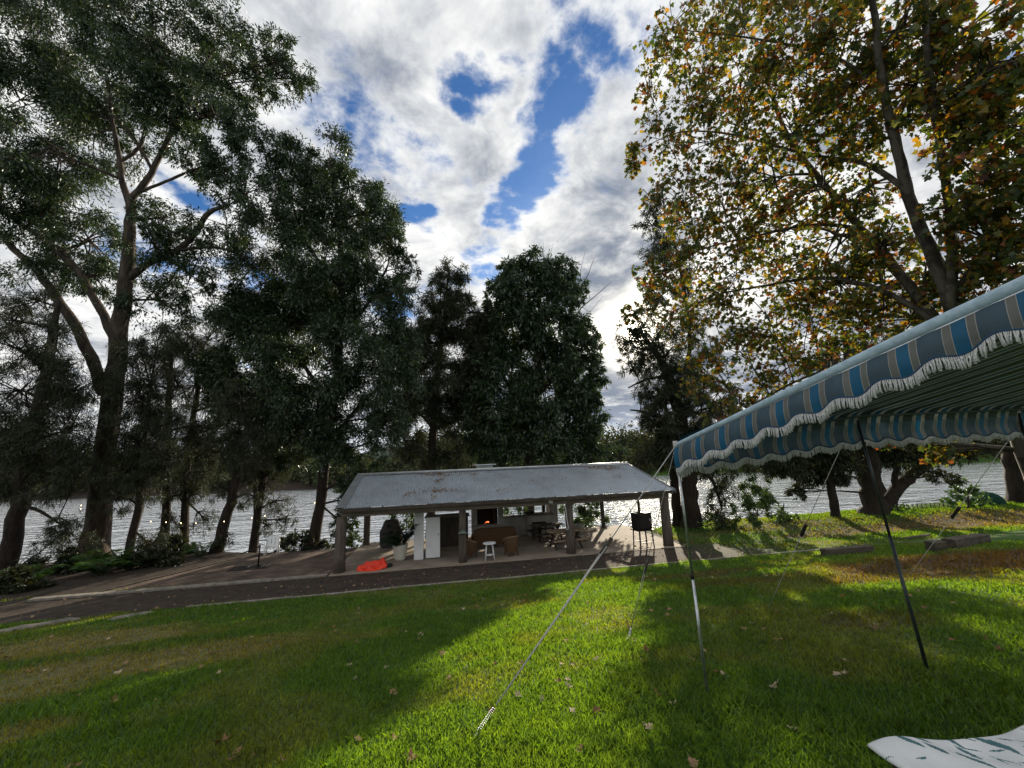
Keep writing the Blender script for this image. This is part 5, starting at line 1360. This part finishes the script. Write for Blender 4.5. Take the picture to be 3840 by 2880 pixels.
# ------------------------------------------------------------------ fallen leaves
def fallen():
    shades = [('dry_leaf_tan', (.29, .18, .10), (.17, .10, .055), 'curled tan plane leaf lying on the grass'), ('dry_leaf_brown', (.20, .10, .05), (.10, .05, .025), 'dark brown dry plane leaf lying on the grass'),
              ('dry_leaf_pale', (.42, .34, .25), (.28, .21, .14), 'pale bleached plane leaf lying on the grass'), ('dry_leaf_rust', (.26, .10, .04), (.16, .065, .03), 'rust orange plane leaf lying on the grass')]
    meshes = []
    for nm, c1, c2, lab in shades:
        m = mat(nm, c1, c2, 30, .8)
        for v in range(3):
            out = MAPLE.copy(); out[:, 1] -= .4; rad_ = np.linalg.norm(out, axis=1, keepdims=True); out = out / rad_ * (rad_ * .6 + .4 * rad_.mean()) * (.8 + .35 * rng.random((len(out), 1))) * np.array([[random.uniform(.55, 1), 1]]); g = MB(); n = len(out); vs = [(0, 0, .02)]; cu = .35 + .7 * random.random(); ph = random.random() * 6
            for (x, y) in out:
                rr = math.hypot(x, y); vs.append((x, y, .02 + cu * rr * rr * (.8 + .9 * math.sin(ph + 2 * math.atan2(y, x))) ))
            g.add(vs, [(0, 1 + k, 1 + (k + 1) % n) for k in range(n)])
            g.bar((0, -.4, .02), (.03, -.75, .10), .03)
            me = bpy.data.meshes.new('fallen_leaf'); me.from_pydata(g.v, [], g.f); me.materials.append(m); me.update(); meshes.append((me, lab))
    fixed = [(1310, 870, 1), (1008, 1105, 0), (773, 1605, 0), (1250, 1632, 0), (905, 1385, 0), (775, 1328, 0), (770, 1440, 0), (432, 1447, 0), (270, 1437, 0), (235, 1408, 0), (165, 1510, 0), (335, 1520, 0), (515, 1445, 0), (765, 1472, 2), (835, 1447, 2), (850, 1503, 0), (1005, 1448, 2), (1650, 1363, 0), (1680, 1388, 0), (1360, 1362, 0),
             (1372, 1388, 0), (1455, 1527, 2), (1520, 1412, 2), (1822, 1432, 2), (1567, 1465, 2), (1125, 1438, 0), (1215, 1440, 0), (968, 1340, 2), (1062, 1545, 1), (1712, 1582, 2), (1795, 1330, 2), (2000, 1300, 0), (1640, 1290, 0), (1545, 1280, 1), (1230, 1490, 2), (856, 1298, 0), (1075, 1290, 0), (1285, 1260, 0), (1170, 1275, 3), (690, 1350, 0), (545, 1380, 2), (1440, 1320, 0), (1497, 1430, 0), (1290, 1545, 1), (1120, 1510, 2)]
    spots = []
    for x, y, s in fixed:
        p = terrain(x * .46293, y * .46293)
        if p[1] < KERB - .1: spots.append((p[0], p[1], s, .065 + .03 * random.random()))
    while len(spots) < 300:
        y = 2.6 + 10.9 * random.random() ** 1.1; x = random.uniform(-8, 10)
        w = .22 + .78 * float(smooth(-4, 1.5, np.array(x)))
        d_ = math.hypot(x, y)
        if random.random() > w or d_ < 2.0: continue
        ang = math.degrees(math.atan2(x, y)) - 9.73
        if abs(ang) > 60: continue
        spots.append((x, y, random.choice([0, 0, 1, 1, 2, 3]), .06 + .05 * random.random()))
    for x, y, s, sz in spots:
        me, lab = meshes[s * 3 + random.randrange(3)]
        o = bpy.data.objects.new('fallen_leaf', me); C.objects.link(o)
        o.location = (x, y, float(height(x, y)) + .028); o.scale = (sz,) * 3
        o.rotation_euler = (random.uniform(-.35, .35) - .17, random.uniform(-.35, .35), random.uniform(0, 2 * PI))
        tag(o, lab, 'fallen leaf', 'leaves fallen on the lawn')
    # the rest: the leaf litter beyond, too many to count
    n = 5200
    x = 8 + 32 * rng.random(n); y = 12.0 + 10.5 * rng.random(n)
    xb = -16 + 28 * rng.random(2400); yb = 13.85 + 3.2 * rng.random(2400)
    xc = -9 + 20 * rng.random(300); yc = 9 + 4.6 * rng.random(300)
    x = np.concatenate([x, xb, xc]); y = np.concatenate([y, yb, yc]); n = len(x)
    k = (rng.random(n) < .25 + cover_at(x, y)[:, 1]) & (y < bank_y(x)); x, y = x[k], y[k]; n = len(x)
    P = np.stack([x, y, height(x, y) + .03], -1)
    s = (.03 + .09 * rng.random(n) ** 1.5) * np.where(y < 17, .8, 1.3)
    o = np_mesh('leaf_litter', leaf_verts(P, rng.normal(size=(n, 3)) * np.array([1, 1, .25]), rng.normal(size=(n, 3)) * .5 + np.array([0, -.2, 1]), s, s * .8, MAPLE), len(MAPLE), litter_mat)
    tag(o, 'scattered dry leaf litter along the path and under the trees', 'leaf litter', kind='stuff')
fallen()

# ------------------------------------------------------------------ render settings
sc = bpy.context.scene
sc.view_settings.view_transform = 'Standard'; sc.view_settings.look = 'None'; sc.view_settings.exposure = .66; sc.view_settings.gamma = 1
sc.render.engine = 'CYCLES'
sc.cycles.max_bounces = 6; sc.cycles.diffuse_bounces = 3; sc.cycles.glossy_bounces = 2; sc.cycles.transmission_bounces = 3; sc.cycles.transparent_max_bounces = 4
sc.cycles.sample_clamp_indirect = 4.0; sc.cycles.sample_clamp_direct = 12.0
sc.cycles.use_denoising = True
